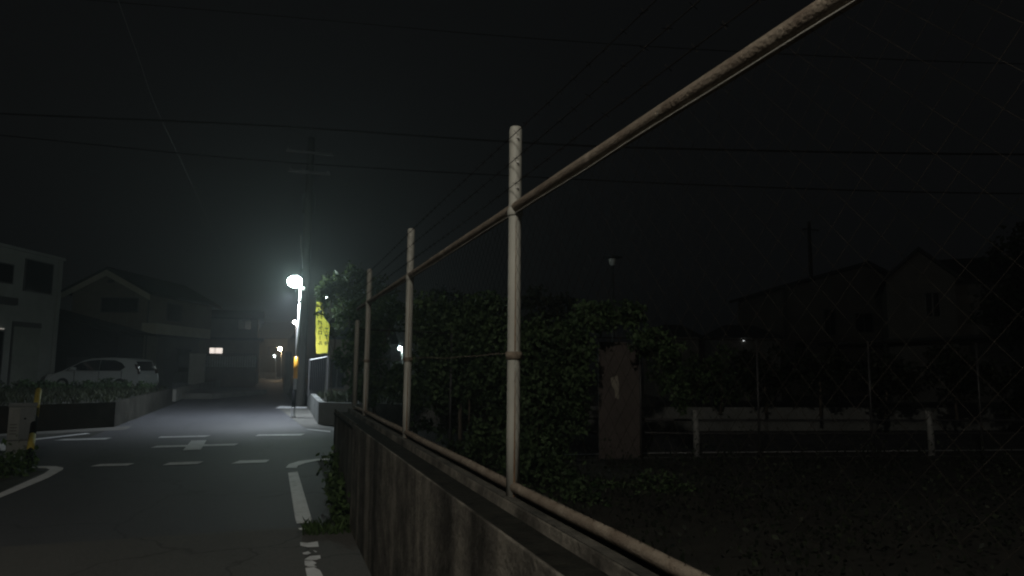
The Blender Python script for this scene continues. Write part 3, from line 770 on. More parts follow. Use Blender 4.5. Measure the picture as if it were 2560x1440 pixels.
# sprigs hanging across the banner's top
x, y, _ = AT(806, 800, 20.3)
plant('garden_shrub', 'loose leafy sprigs hanging across the top of the yellow banner', 'shrub', (x+.35, y+.1, .5), [(AT(802, 780, 20.2), (.15, .1, .05)), (AT(815, 790, 20.2), (.11, .1, .07)), (AT(838, 830, 20.6), (.16, .15, .16)), (AT(790, 783, 20.2), (.1, .08, .02))], 260, .085, M['leaf_tree'], AT(838, 850, 20.5), .02)
x, y, _ = AT(940, 950, 15.5)
plant('garden_shrub', 'tall dark shrub behind the second fence post, beyond the wall corner', 'shrub', (x, y, .0),
      [blob(900, 800, 15.6, .45, .5), blob(925, 850, 15.4, .42, .5), blob(900, 900, 15.5, .5, .55), blob(980, 785, 15.6, .45, .4), blob(975, 955, 15.3, .5, .42), blob(920, 975, 15.2, .45, .35)], 5200, .1, M['leaf'], (x, y, 1.9), .05)
# ivy grown over the second fence: separate masses
specs = [
 ('big rounded mass of ivy left of the near fence post', [blob(1080, 800, 11.2, .45, .42), blob(1110, 870, 11.1, .5, .5), blob(1190, 800, 11.2, .5, .42), blob(1230, 790, 11.3, .42, .4), blob(1200, 880, 11.1, .55, .5), blob(1140, 950, 11.0, .5, .3), blob(1235, 960, 11.0, .4, .35), blob(1090, 905, 11.3, .36, .45), blob(1150, 1010, 11.2, .35, .2), blob(1060, 980, 11.2, .35, .3), blob(1180, 950, 11.2, .5, .35), blob(1110, 960, 11.3, .35, .4), blob(1240, 1080, 10.7, .4, .35), blob(1170, 1130, 10.6, .4, .22)], 16500),
 ('lower mass of ivy just right of the near fence post', [blob(1330, 850, 11.2, .42, .35), blob(1400, 860, 11.2, .45, .36), blob(1350, 940, 11.1, .5, .45), blob(1415, 960, 11.1, .32, .5), blob(1340, 1040, 11.0, .45, .4), blob(1405, 1080, 10.9, .3, .4), blob(1445, 900, 11.3, .28, .5), blob(1455, 1010, 11.3, .2, .4), blob(1300, 960, 11.2, .35, .6), blob(1400, 1000, 11.2, .4, .5), blob(1320, 1120, 10.4, .5, .35)], 15500),
 ('ivy mass spilling over the top of the brown sheet panel', [blob(1495, 785, 11.9, .4, .25), blob(1560, 785, 11.9, .36, .22), blob(1470, 800, 11.5, .3, .25), blob(1610, 850, 11.6, .35, .22), blob(1660, 880, 11.7, .35, .22), blob(1690, 970, 12.0, .2, .4)], 4600),
]
for lab, bb_, n in specs:
    cxx = np.mean([b[0] for b in bb_], axis=0)
    plant('ivy_shrub', lab, 'ivy', (cxx[0], cxx[1], 0), bb_, n, .082, M['leaf'], None if 'brown' in lab else (cxx[0], cxx[1], 1.7), .04, 'ivy grown over the second fence')
x, y, _ = AT(1480, 1200, 9.6)
plant('ivy_shrub', 'low dark ivy spreading over the ground before the brown sheet panel', 'ivy', (x, y, 0), [blob(1330, 1170, 9.9, .6, .3), blob(1400, 1215, 9.6, .4, .22), blob(1640, 1230, 9.4, .5, .2), blob(1500, 1240, 9.2, .5, .2), blob(1620, 1330, 8.2, .5, .16), blob(1430, 1330, 7.8, .5, .2), blob(1400, 1260, 8.6, .7, .22), blob(1520, 1330, 8.0, .6, .16)], 8200, .08, M['leaf'], None, group='ivy grown over the second fence')
# thin ivy straggling before the far wall
x, y, _ = AT(1150, 1055, 11.6)
plant('ivy_shrub', 'thin straggling ivy before the white wall beneath the big ivy mass', 'ivy', (x, y, 0), [blob(1090, 1050, 11.8, .45, .3, .2), blob(1180, 1060, 11.7, .45, .28, .2), blob(1250, 1040, 11.6, .3, .3, .2)], 700, .1, M['leaf'], (x, y, .9), .015, 'ivy grown over the second fence')
# far hedge above the low wall on the right
for lab, px, D, n in (('dark hedge bush above the low wall just right of the brown panel', 1700, 18.2, 1700), ('dark hedge bush behind the nearer white guard post', 1800, 17.9, 1700), ('dark hedge bush in the middle of the hedge before the dark houses', 1915, 17.6, 1700), ('dark hedge bush left of the farther white guard post', 2050, 17.2, 1700), ('dark hedge bush behind the farther white guard post', 2210, 16.8, 1700), ('dark hedge bush near the right picture edge', 2390, 16.4, 1700), ('dark hedge bush at the right picture edge', 2560, 16, 1400)):
    x, y, _ = AT(px, 1000, D)
    j = random.uniform(-.12, .12)
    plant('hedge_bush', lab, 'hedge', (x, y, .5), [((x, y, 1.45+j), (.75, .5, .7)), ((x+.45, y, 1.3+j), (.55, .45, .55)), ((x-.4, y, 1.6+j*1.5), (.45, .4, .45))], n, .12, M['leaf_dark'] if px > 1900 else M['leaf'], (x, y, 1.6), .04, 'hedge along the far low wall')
# dark background bushes and bare twigs
x, y, _ = AT(1120, 900, 19)
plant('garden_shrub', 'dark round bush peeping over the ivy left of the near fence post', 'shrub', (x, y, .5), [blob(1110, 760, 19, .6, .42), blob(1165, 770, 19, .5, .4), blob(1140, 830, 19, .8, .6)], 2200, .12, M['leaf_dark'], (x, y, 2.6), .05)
x, y, _ = AT(1375, 900, 15.5)
t = thing('bare_shrub', 'dark twiggy shrub with thin upright branches right of the near fence post', 'shrub', (x, y, .5))
mb = MB()
for i in range(70):
    a = random.uniform(-1, 1); b = random.uniform(-.5, .5); h = random.uniform(1.5, 2.75)-abs(a)*.5
    mb.tube([(a*.15, b*.15, 0), (a*.55, b*.5, h*.55), (a*.85+random.uniform(-.1, .25), b, h)], [.018, .01, .004], 4)
mb.build('branches', M['bark'], t)
pts = blob_pts([blob(1350, 770, 15.5, .6, .42), blob(1420, 785, 15.5, .55, .4)], 1500)
npmesh('foliage', leaves(local(pts, (x, y, .5)), .12), 4, M['leaf_dark'], t)
x, y, _ = AT(2570, 900, 24)
plant('dark_tree', 'tall black tree silhouette at the right picture edge before the dark house', 'tree', (x, y, 0), [blob(2560, 660, 24, 1.3, 1.0), blob(2600, 760, 24, 1.6, 1.4), blob(2530, 800, 24, 1.0, .9), blob(2640, 620, 24, 1.3, 1.2)], 5000, .2, M['leaf_dark'], (x, y, 5.0), .18)

# ------------------------------------------------------------------ second fence, brown panel, guard rail
f2 = thing('mesh_fence', 'thin dark mesh fence half swallowed by ivy along the side street', 'fence', (0, 0, 0))
fl = [(1.1, 10.0), (2.6, 10.5), (4.2, 10.8), (6.0, 10.75), (8.1, 10.35), (10.1, 9.85), (12.1, 9.35), (14.1, 8.85)]
for (x, y) in fl:
    tubez_mb = MB(); tubez_mb.tube([(x, y, 0), (x, y, 2.1)], .02, 8); tubez_mb.build('post', M['dark_metal'], f2, True)
MB().tube([(x, y, 2.1) for x, y in fl], .011, 6).build('top_rail', M['wire'], f2)
MB().tube([(x, y, .08) for x, y in fl], .012, 6).build('bottom_rail', M['dark_metal'], f2)
verts = []
cum = [0]
for a, b in zip(fl[:-1], fl[1:]): cum.append(cum[-1]+math.dist(a, b))
def fpt(s):
    s = min(max(s, 0), cum[-1]-1e-6)
    for i in range(len(fl)-1):
        if s <= cum[i+1]:
            t_ = (s-cum[i])/(cum[i+1]-cum[i]); return (fl[i][0]+(fl[i+1][0]-fl[i][0])*t_, fl[i][1]+(fl[i+1][1]-fl[i][1])*t_)
for fam in (1, -1):
    for c in np.arange(-2, cum[-1]+2, .16):
        for k in range(4):
            s0, s1 = c+fam*.5*k, c+fam*.5*(k+1)
            if 0 <= s0 <= cum[-1] and 0 <= s1 <= cum[-1]:
                a, b = fpt(s0), fpt(s1); z0, z1 = .08+.5*k, .08+.5*(k+1)
                p0 = np.array([*a, z0]); p1 = np.array([*b, z1]); d = (p1-p0)/np.linalg.norm(p1-p0)
                e1 = np.cross(d, [0, 0, 1.]); e1 /= np.linalg.norm(e1); e2 = np.cross(d, e1); r = .0013
                ring = [e1*r, (e2*.87-e1*.5)*r, (-e2*.87-e1*.5)*r]
                for j in range(3): verts += [p0+ring[j], p0+ring[(j+1) % 3], p1+ring[(j+1) % 3], p1+ring[j]]
npmesh('wire_mesh', np.array(verts), 4, M['dark_wire'], f2)

x, y, _ = G(1537, 1144)
pn = thing('sheet_panel', 'tall faded brown sheet panel with a pale scrape fixed on the ivy fence', 'panel', (x-.07, y-.42, 0), -PSI*.7)
hp = .8
mb = MB(); mb.box(-.40, .34, -.02, .02, .02, 2.04); mb.build('sheet', M['panel_brown'], pn, bevel=.006)
mb = MB()
mb.add([(-.2, -.0225, 1.42), (-.08, -.0225, 1.46), (-.055, -.0225, 1.32), (-.06, -.0225, 1.05), (-.12, -.0225, 1.08), (-.13, -.0225, 1.2), (-.19, -.0225, 1.3)], [(0, 6, 5, 4, 3, 2, 1)])
mb.build('scrape', M['scrape'], pn)
mb = MB(); mb.box(-.412, -.401, -.025, .025, 0, 2.05); mb.box(.341, .352, -.025, .025, 0, 2.05); mb.build('edge_frame', M['panel_brown'], pn)

gp = thing('guard_rail', 'white posts and thin dark pipe rails along the side street', 'guard rail', (0, 0, 0))
gl = [G(1127, 1132)[:2], G(1742, 1143)[:2], G(2330, 1141)[:2], (16.0, 9.1), (20.2, 8.1)]
for (x, y) in gl:
    mb = MB(); mb.tube([(x, y, 0), (x, y, .42), (x-.008, y, .6), (x-.03, y+.01, .84)], [.06, .058, .054, .05], 12)
    mb.lathe([(.085, 0), (.085, .012), (.065, .02)], (x, y, 0), 12)
    mb.build('post', M['dull_white'], gp, True)
for zz in (.42, .66):
    MB().tube([(x-(.05 if zz > .5 else .06), y+.05, zz) for x, y in gl], .021, 8).build('rail', M['dark_metal'], gp, True)

# ------------------------------------------------------------------ houses
def house(name, label, u, v, group=None, cat='house'):
    return thing(name, label, cat, A(u, v, 0), -PSI, group)
def win_u(root, u0, u1, z0, z1, v=0.0, glass='glass', nm='window'):       # window on a wall facing the viewer (plane v)
    f = MB(); t = .06
    f.box(u0, u1, v-.05, v-.004, z0, z0+t); f.box(u0, u1, v-.05, v-.004, z1-t, z1)
    f.box(u0, u0+t, v-.05, v-.004, z0+t, z1-t); f.box(u1-t, u1, v-.05, v-.004, z0+t, z1-t)
    um = (u0+u1)/2; f.box(um-t/2, um+t/2, v-.046, v-.004, z0+t, z1-t)
    o = f.build(nm, M['frame'], root)
    MB().box(u0+t, u1-t, v-.03, v-.008, z0+t, z1-t).build('pane', M[glass], o)
    return o
def win_v(root, v0, v1, z0, z1, u=0.0, glass='glass', nm='window'):       # window on a wall facing the viewer's right
    f = MB(); t = .06
    f.box(u+.004, u+.05, v0, v1, z0, z0+t); f.box(u+.004, u+.05, v0, v1, z1-t, z1)
    f.box(u+.004, u+.05, v0, v0+t, z0+t, z1-t); f.box(u+.004, u+.05, v1-t, v1, z0+t, z1-t)
    o = f.build(nm, M['frame'], root)
    MB().box(u+.008, u+.03, v0+t, v1-t, z0+t, z1-t).build('pane', M[glass], o)
    return o
def gable_roof(mb, u0, u1, v0, v1, ze, zr, th=.16, over=.4):              # ridge along v
    uc = (u0+u1)/2; k = (zr-ze)/(uc-u0)
    zo = ze-over*k
    prof_ = [(u0-over, zo), (uc, zr), (u1+over, zo), (u1+over, zo+th), (uc, zr+th), (u0-over, zo+th)]
    mb.extrude(prof_, (lambda a, z: (a, v0-over, z), lambda a, z: (a, v1+over, z)))
def gable_roof_u(mb, u0, u1, v0, v1, ze, zr, th=.16, over=.4):            # ridge along u
    vc = (v0+v1)/2; k = (zr-ze)/(vc-v0); zo = ze-over*k
    prof_ = [(v0-over, zo), (vc, zr), (v1+over, zo), (v1+over, zo+th), (vc, zr+th), (v0-over, zo+th)]
    mb.extrude(prof_, (lambda a, z: (u0-over, a, z), lambda a, z: (u1+over, a, z)))
def gwall(mb, u0, u1, v0, v1, ze, zr):
    uc = (u0+u1)/2
    mb.extrude([(u0, -.1), (u1, -.1), (u1, ze), (uc, zr), (u0, ze)], (lambda a, z: (a, v0, z), lambda a, z: (a, v1, z)))
def gwall_u(mb, u0, u1, v0, v1, ze, zr):
    vc = (v0+v1)/2
    mb.extrude([(v0, -.1), (v1, -.1), (v1, ze), (vc, zr), (v0, ze)], (lambda a, z: (u0, a, z), lambda a, z: (u1, a, z)))

def Vof(px, u): return u*F_PX/(px-1280)
def Zof(py, v, px=1280): return CAM_H + (911+.0087*(px-679)-py)/F_PX*v
# white house at the left edge; its long wall runs away from the viewer at u = -22
U1 = -22.2
h1 = house('white_house', 'flat roofed pale house at the left picture edge with a pale shutter', U1, 0)
ve = Vof(147, U1)
zt1 = Zof(652, ve, 150)
mb = MB(); mb.box(-8, 0, 16, ve, -.1, zt1); mb.build('wall', M['cream_wall'], h1)
mb = MB(); mb.box(-8.1, .08, 15.9, ve+.08, zt1+.003, zt1+.14); mb.build('parapet', M['cream_wall'], h1)
v0, v1 = Vof(50, U1), Vof(122, U1)
win_v(h1, v0, v1, Zof(738, v1, 120), Zof(660, v1, 100))
v0, v1 = Vof(-30, U1), Vof(22, U1); win_v(h1, v0, v1, Zof(722, v1), Zof(655, v1)-.3)
v0, v1 = Vof(35, U1), Vof(103, U1)
z0, z1 = .25, Zof(822, v1, 80)
sf = MB(); sf.box(.004, .05, v0, v1, z1, z1+.24); sf.box(.004, .05, v0-.1, v0, z0, z1+.24); s_ = sf.build('shutter_frame', M['frame'], h1)
MB().box(.005, .035, v0+.001, v1, z0, z1-.002).build('shutter', M['shutter'], s_)
v0, v1 = Vof(-40, U1), Vof(12, U1)
dd = win_v(h1, v0, v1, .25, Zof(838, v1), nm='door')
MB().box(.01, .06, v0+.4, v1-.05, Zof(838, v1)+.05, Zof(838, v1)+.09).build('lit_gap', M['slit_light'], h1)
MB().tube([(.06, ve-.35, 0), (.06, ve-.35, zt1-.2), (.02, ve-.35, zt1-.05)], .04, 8).build('downpipe', M['cream_wall'], h1)
v1 = Vof(25, U1)
MB().box(.004, .3, v1-1.2, v1, Zof(775, v1), Zof(757, v1)).build('meter_box', M['frame'], h1)

# gabled house behind the car
V2 = 42.0
uc = (270-1280)/F_PX*V2; hw = 2.25
h2 = house('gabled_house', 'beige gabled house with a dark tiled roof behind the silver car', uc, V2)
ze, zr = Zof(728, V2, 360), Zof(676, V2, 270)
mb = MB(); gwall(mb, -hw, hw, 0, 9.2, ze, zr); mb.build('wall', M['beige_wall'], h2)
mb = MB(); gable_roof(mb, -hw, hw, 0, 9.2, ze+.02, zr+.02, .17, .5); mb.build('roof', M['roof'], h2)
fb = MB()
k = (zr-ze)/hw
for s in (-1, 1):
    a = [(0, zr-.0), (s*(hw+.45), ze-.45*k), (s*(hw+.45), ze-.45*k-.34), (0, zr-.36)]
    fb.extrude(a if s > 0 else a[::-1], (lambda q, z: (q, -.53, z-.01), lambda q, z: (q, -.505, z-.01)))
fb.build('gable_board', M['fascia'], h2)
u0, u1 = (250-1280)/F_PX*V2-uc, (345-1280)/F_PX*V2-uc
win_u(h2, u0, u1, Zof(782, V2, 300), Zof(744, V2, 300))
MB().lathe([(.14, 0), (.14, .05)], (.05, 0, 0), 10)
vent = MB().box(-.18, .18, -.03, -.004, zr-.75, zr-.55).build('vent', M['frame'], h2)
MB().tube([(hw+.52, -.4, ze-.45*k+.02), (hw+.52, 9.6, ze-.45*k+.02)], .06, 8).build('gutter', M['frame'], h2)
MB().tube([(hw+.06, .15, 0), (hw+.06, .15, ze-.4)], .04, 8).build('downpipe', M['frame'], h2)
# balcony band along the right wall
bz0, bz1 = Zof(836, V2, 430), Zof(809, V2, 350)
bal = MB().box(hw+.02, hw+.9, -.4, 7.1, bz0, bz1).build('balcony', M['fascia'], h2)
MB().box(hw+.02, hw+.8, -.3, 7.0, bz0-.1, bz0-.004).build('balcony_floor', M['frame'], h2)
MB().box(hw+.005, hw+.5, 1.6, 6.3, -.1, bz0-.11).build('lower_wall', M['grey_wall'], h2)
win_v(h2, 3.0, 5.2, 1.0, 2.6, hw+.5)
win_v(h2, 2.5, 4.5, bz1+.3, bz1+1.5, hw)
# lean-to in front
u0, u1 = (60-1280)/F_PX*38, (318-1280)/F_PX*38
lt_ = house('lean_to_shed', 'dark lean-to shed with a sloping roof between the pale house and the gabled house', u0, 38)
zL, zR = Zof(765, 38, 145), Zof(835, 38, 300)
mb = MB(); wu = u1-u0
mb.extrude([(0, -.1), (wu-.4, -.1), (wu-.4, zR-.05), (0.0, zL-.05)], (lambda a, z: (a, 0, z), lambda a, z: (a, 2.6, z))); mb.build('wall', M['roof'], lt_)
mb = MB(); mb.extrude([(-.2, zL), (wu, zR), (wu, zR+.12), (-.2, zL+.12)], (lambda a, z: (a, -.4, z), lambda a, z: (a, 3.0, z))); mb.build('roof', M['roof'], lt_)
MB().box(wu*.45, wu*.8, -.03, -.004, .1, 1.9).build('door', M['frame'], lt_)

# far house with the lit window
V3 = 57.0
u0, u1 = (500-1280)/F_PX*V3, (652-1280)/F_PX*V3
h3 = house('far_house', 'dark roofed house with a bright lit window beyond the slatted fence', u0, V3)
wd_ = (u1-u0)/math.cos(PSI)*.9
_c = A(u1, V3); h3.rotation_euler = (0, 0, 0); h3.location = (_c[0]-wd_, _c[1], 0)
zt3 = Zof(775, V3, 580); ze3 = Zof(852, V3, 580)
mb = MB(); mb.box(0, wd_, 0, 7, -.1, ze3); mb.build('wall', M['brown_wall'], h3)
mb = MB(); mb.box(-.4, wd_+.3, -.5, 7.3, ze3+.003, ze3+.2); mb.build('eave', M['roof'], h3)
mb = MB(); gwall_u(mb, .3, wd_-.2, 1.0, 6.8, zt3-.7, zt3); mb.build('upper_wall', M['grey_wall'], h3)
mb = MB(); gable_roof_u(mb, .3, wd_-.2, 1.0, 6.8, zt3-.68, zt3+.03, .16, .4); mb.build('roof', M['roof'], h3)
def xon(px, y):
    d = ray(px, 880); return d.x/d.y*y
a0, a1 = xon(519, _c[1])-(_c[0]-wd_), xon(556, _c[1])-(_c[0]-wd_)
V3w = V3+(_c[0]-h3.location.x)*.2
zz0, zz1 = Zof(889, V3w, 540)+.05, Zof(873, V3w, 540)+.05
f = MB(); um = a0+(a1-a0)*.5
f.box(a0-.05, a1+.05, -.06, -.004, zz0-.06, zz0-.001); f.box(a0-.05, a1+.05, -.06, -.004, zz1+.001, zz1+.06); f.box(a0-.05, a0-.001, -.06, -.004, zz0, zz1); f.box(a1+.001, a1+.05, -.06, -.004, zz0, zz1); f.box(um-.02, um+.02, -.06, -.004, zz0, zz1)
wf = f.build('window', M['frame'], h3)
MB().box(a0, a1, -.03, -.006, zz0, zz1).build('pane', M['lit_window'], wf)
win_u(h3, wd_*.62, wd_*.85, zt3-1.6, zt3-.8, 1.0)

# pale gate block, slatted fence, low walls before the far house
V4 = 49.0
def U(px, v): return (px-1280)/F_PX*v
VG = 46.0
gb = house('gate_wall', 'pale square concrete gate wall left of the slatted fence', U(479, VG), VG, cat='wall')
w_ = U(517, VG)-U(479, VG)
MB().box(0, w_, 0, .25, -.1, Zof(884, VG, 500)).build('wall_body', M['whitewash'], gb, bevel=.02)
MB().box(-.04, w_+.04, -.04, .29, Zof(884, VG, 500)+.003, Zof(884, VG, 500)+.06).build('coping', M['concrete'], gb)
sl = house('slatted_fence', 'frosted slatted fence standing on a brown block wall before the far house', U(520, V4), V4, cat='fence')
w_ = U(645, V4)-U(520, V4)
MB().box(0, w_, .05, .2, -.1, Zof(919, V4, 580)-.02).build('block_wall', M['brown_wall'], sl)
mb = MB()
n_ = 20
for i in range(n_): mb.box(w_*i/n_+.015, w_*(i+.84)/n_, .1, .125, Zof(918, V4, 580), Zof(891, V4, 580))
mb.build('slats', M['slat'], sl)
mb = MB(); mb.box(0, w_, .13, .17, Zof(893, V4), Zof(890, V4)); mb.box(0, w_, .13, .17, Zof(918, V4)-.02, Zof(915, V4)-.02); mb.build('rail', M['frame'], sl)
for i in range(5): MB().box(w_*i/4-.02, w_*i/4+.03, .128, .2, Zof(919, V4, 580)-.02, Zof(889, V4, 580)).build('post', M['frame'], sl)
# curb wall following the road's left edge
cw = thing('roadside_wall', 'low concrete retaining wall following the left road edge below the slatted fence', 'wall', (0, 0, 0))
mb = MB(); pts = [(-3.75, 33), g(480, 988), g(560, 966), g(645, 949), g(662, 944)]
wallstrip([(p[0]-.05, p[1]+.2) for p in pts], .2, -.1, .5, mb); mb.build('wall_body', M['concrete'], cw)
# brown building and white low wall where the road bends
V5 = 92.0
h5 = house('brown_house', 'brown house wall lit by the warm lamp at the end of the road', U(652, V5), V5)
w_ = U(722, V5)-U(652, V5)
MB().box(0, w_, 0, 6, -.1, 5.2).build('wall', M['brown_wall'], h5)
mb = MB(); gable_roof_u(mb, 0, w_, 0, 6, 5.22, 7.2, .2, .5); mb.build('roof', M['roof'], h5)
win_u(h5, w_*.3, w_*.6, 2.8, 4.0)
lw = house('low_white_wall', 'low white wall across the bend at the end of the road', U(646, 86), 86, cat='wall')
MB().box(0, U(696, 86)-U(646, 86), 0, .3, -.1, .62).build('wall_body', M['pale_concrete'], lw)
# right side of the road beyond the pole
V6 = 40.0
rs = house('side_wall', 'pale block wall at the right road edge behind the utility pole', U(717, V6), V6, cat='wall')
rs.rotation_euler = (0, 0, -.03)
MB().box(0, .28, 0, 14, -.1, Zof(882, V6, 720)).build('wall_body', M['concrete'], rs)
MB().box(-.06, .34, -.06, 14, Zof(882, V6, 720)+.003, Zof(882, V6, 720)+.07).build('coping', M['concrete'], rs)
V7 = 33.0
h7 = house('corner_house', 'brownish house partly hidden by leaves right of the yellow banner', U(820, V7), V7)
w_ = U(925, V7)-U(820, V7)
MB().box(0, w_, 0, 6, -.1, Zof(842, V7, 840)).build('wall', M['brown_wall'], h7)
mb = MB(); gable_roof_u(mb, 0, w_, 0, 6, Zof(842, V7, 840), Zof(842, V7, 840)+1.2, .16, .35); mb.build('roof', M['roof'], h7)
win_u(h7, .15, .9, .5, 1.9)

# dark houses on the right
V8 = 42.0
uA, uB = U(1955, V8), U(2250, V8)
h8 = house('dark_gabled_house', 'dark gabled house right of centre with its roof climbing to the right', uA, V8)
w_ = uB-uA
ze8, zr8 = Zof(722, V8, 1955), Zof(662, V8, 2160)
mb = MB(); mb.extrude([(0, -.1), (w_, -.1), (w_, ze8+.5), (w_*.73, zr8-.05), (0, ze8)], (lambda a, z: (a, 0, z), lambda a, z: (a, 8, z))); mb.build('wall', M['dark_siding'], h8)
mb = MB(); k8 = (zr8-ze8)/(w_*.73)
mb.extrude([(-.5, ze8-.5*k8), (w_*.73, zr8), (w_+.4, ze8+.3), (w_+.4, ze8+.5), (w_*.73, zr8+.2), (-.5, ze8-.5*k8+.2)], (lambda a, z: (a, -.5, z), lambda a, z: (a, 8.4, z))); mb.build('roof', M['roof'], h8)
MB().box(w_*.02, w_*.05, -.1, -.01, 0, ze8).build('downpipe', M['frame'], h8)
win_u(h8, w_*.36, w_*.46, 3.6, 5.2); win_u(h8, w_*.62, w_*.78, 3.8, 5.0); win_u(h8, w_*.1, w_*.2, 2.4, 3.2)
MB().box(w_*.3, w_*1.0, -1.2, -.01, 3.0, 3.15).build('lower_roof', M['roof'], h8)
V9 = 33.0
uA, uB = U(2222, V9), U(2370, V9)
h9 = house('dark_large_house', 'large dark house at the far right with a gable and a long ridge', uA, V9)
h9.rotation_euler = (0, 0, -PSI-R(26))
w_ = uB-uA
ze9, zr9 = Zof(700, V9, 2222), Zof(632, V9, 2292)
mb = MB(); gwall(mb, 0, w_, 0, 7, ze9, zr9); mb.build('wall', M['dark_siding'], h9)
mb = MB(); gable_roof(mb, 0, w_, 0, 7, ze9+.02, zr9+.02, .17, .3); mb.build('roof', M['roof'], h9)
mb = MB(); mb.box(w_+.01, w_+6, .6, 7, -.1, ze9-.2); mb.build('side_wing', M['dark_siding'], h9)
mb = MB(); gable_roof_u(mb, w_+.05, w_+6, .6, 7, ze9-.15, zr9-.1, .17, .3); mb.build('wing_roof', M['roof'], h9)
win_u(h9, w_*.55, w_*.78, 4.0, 5.2); win_u(h9, w_*.3, w_*.38, 4.3, 5.0); win_u(h9, w_+1, w_+2.8, 3.9, 5.0, .6)
mb = MB(); mb.extrude([(-2.2, 2.75), (w_+6, 3.2), (w_+6, 3.34), (-2.2, 2.89)], (lambda a, z: (a, -1.6, z), lambda a, z: (a, -.02, z))); mb.build('porch_roof', M['roof'], h9)
for lab, px0, px1, py, D in (('low dark roofed house left of the dark gabled house, nearer the brown panel', 1640, 1762, 806, 38), ('low dark roofed house with a sloping roof directly left of the dark gabled house', 1800, 1968, 806, 35)):
    hh = house('low_house', lab, U(px0, D), D, 'low dark roofed houses')
    w_ = U(px1, D)-U(px0, D); zr_ = Zof(py, D, px0); 
    MB().box(.25, w_-.25, .3, 5, -.1, zr_-.75).build('wall', M['dark_siding'], hh)
    mb = MB()
    mb.add([(0, 0, zr_-.75), (w_, 0, zr_-.75), (w_, 5.3, zr_-.75), (0, 5.3, zr_-.75), (w_*.32, 2.2, zr_), (w_*.72, 2.2, zr_), (w_*.72, 3.2, zr_), (w_*.32, 3.2, zr_)], [(0, 3, 2, 1), (0, 1, 5, 4), (1, 2, 6, 5), (2, 3, 7, 6), (3, 0, 4, 7), (4, 5, 6, 7)])
    mb.build('roof', M['roof'], hh)
    win_u(hh, w_*.2, w_*.4, 1.0, 2.2, .3)
    if px0 > 1700:
        zl = Zof(851, D, 1863)
        MB().lathe([(.004, -.04), (.035, -.02), (.035, .02), (.004, .04)], (U(1863, D)-U(px0, D), .22, zl), 10).build('porch_lamp', M['lamp_porch'], hh)
        MB().box(U(1863, D)-U(px0, D)-.02, U(1863, D)-U(px0, D)+.02, .18, .29, zl+.042, zl+.07).build('lamp_bracket', M['frame'], hh)

# unlit lamp post standing above the hedge
x, y, z = AT(1531, 640, 30)
pl = thing('garden_lamp', 'unlit dark lamp post with a flat hat above the ivy', 'lamp post', (x, y, 0))
MB().tube([(0, 0, 0), (0, 0, z-.42)], [.07, .055], 10).build('pole', M['dark_metal'], pl, True)
MB().lathe([(.06, z-.42), (.13, z-.36), (.16, z-.14), (.15, z-.12)], (0, 0, 0), 14).build('lamp_glass', M['white_metal'], pl, True)
MB().lathe([(.17, z-.118), (.42, z-.07), (.42, z-.04), (.1, z+.03), (.02, z+.05)], (0, 0, 0), 18).build('hat', M['dark_metal'], pl, True)
ux, uy, _ = AT(2028, 700, 55)
u2 = thing('utility_pole', 'faint dark utility pole above the roof of the dark gabled house', 'utility pole', (ux, uy, 0))
MB().tube([(0, 0, 0), (0, 0, 13.2)], [.2, .13], 12).build('pole', M['pole_concrete'], u2, True)
MB().box(-.8, .8, -.16, -.08, 12.5, 12.6).build('crossarm', M['dark_metal'], u2)

# ------------------------------------------------------------------ silver car on the verge lot
ca = R(-22)
ccx, ccy, _ = AT(258, 930, 33.5)
lot = MB(); lot.box(-6.5, 6.5, -1.6, 4.5, -.05, .25)
lo = lot.build('car_lot', M['gutter']); lo.location = (ccx-.3, ccy+.6, 0); lo.rotation_euler = (0, 0, ca); tag(lo, kind='structure')
car = thing('parked_car', 'silver people carrier parked side-on behind the grassy verge', 'car', (ccx, ccy, .25), ca)
L2, Wc = 2.25, .84
# side outline (x forward = -x is the nose), lofted over half widths so the cabin leans in
outl = [(-2.22, .32), (-2.25, .55), (-2.18, .74), (-1.45, .98), (-.55, 1.46), (-.2, 1.55), (.6, 1.60), (1.5, 1.58), (1.95, 1.50), (2.14, 1.05), (2.22, .8), (2.24, .45), (2.18, .3)]
secs = [(-1, 0), (-.97, .0), (0, 0)]
def loft(outl, widths):
    mb = MB(); n = len(outl); vs = []
    for s, ins in widths:
        for (x, z) in outl:
            t_ = max(0, (z-.95)/.65)
            vs.append((x*(1-.0*abs(s)), s*(Wc-.17*t_), z-(ins*.05 if z > .4 else 0)))
    k = len(widths); fs = []
    for i in range(k-1):
        for j in range(n):
            fs.append((i*n+j, i*n+(j+1) % n, (i+1)*n+(j+1) % n, (i+1)*n+j))
    fs.append(tuple(range(n))); fs.append(tuple(range((k-1)*n, k*n))[::-1])
    mb.add(vs, fs); return mb
loft(outl, [(-1, 1), (-.9, 0), (0, -.3), (.9, 0), (1, 1)]).build('body', M['car_paint'], car, False, bevel=.03)
def side_y(z): return Wc-.17*max(0, (z-.95)/.65)
def side_panel(name, poly, material, sgn=-1, off=.012, parent=None):
    n = len(poly)
    vs = [(x, sgn*(side_y(z)+off), z) for x, z in poly]+[(x, sgn*(side_y(z)-.02), z) for x, z in poly]
    fs = [tuple(range(n)), tuple(range(n, 2*n))[::-1]]+[(i, n+i, n+(i+1) % n, (i+1) % n) for i in range(n)]
    return MB().add(vs, fs).build(name, material, parent or car)
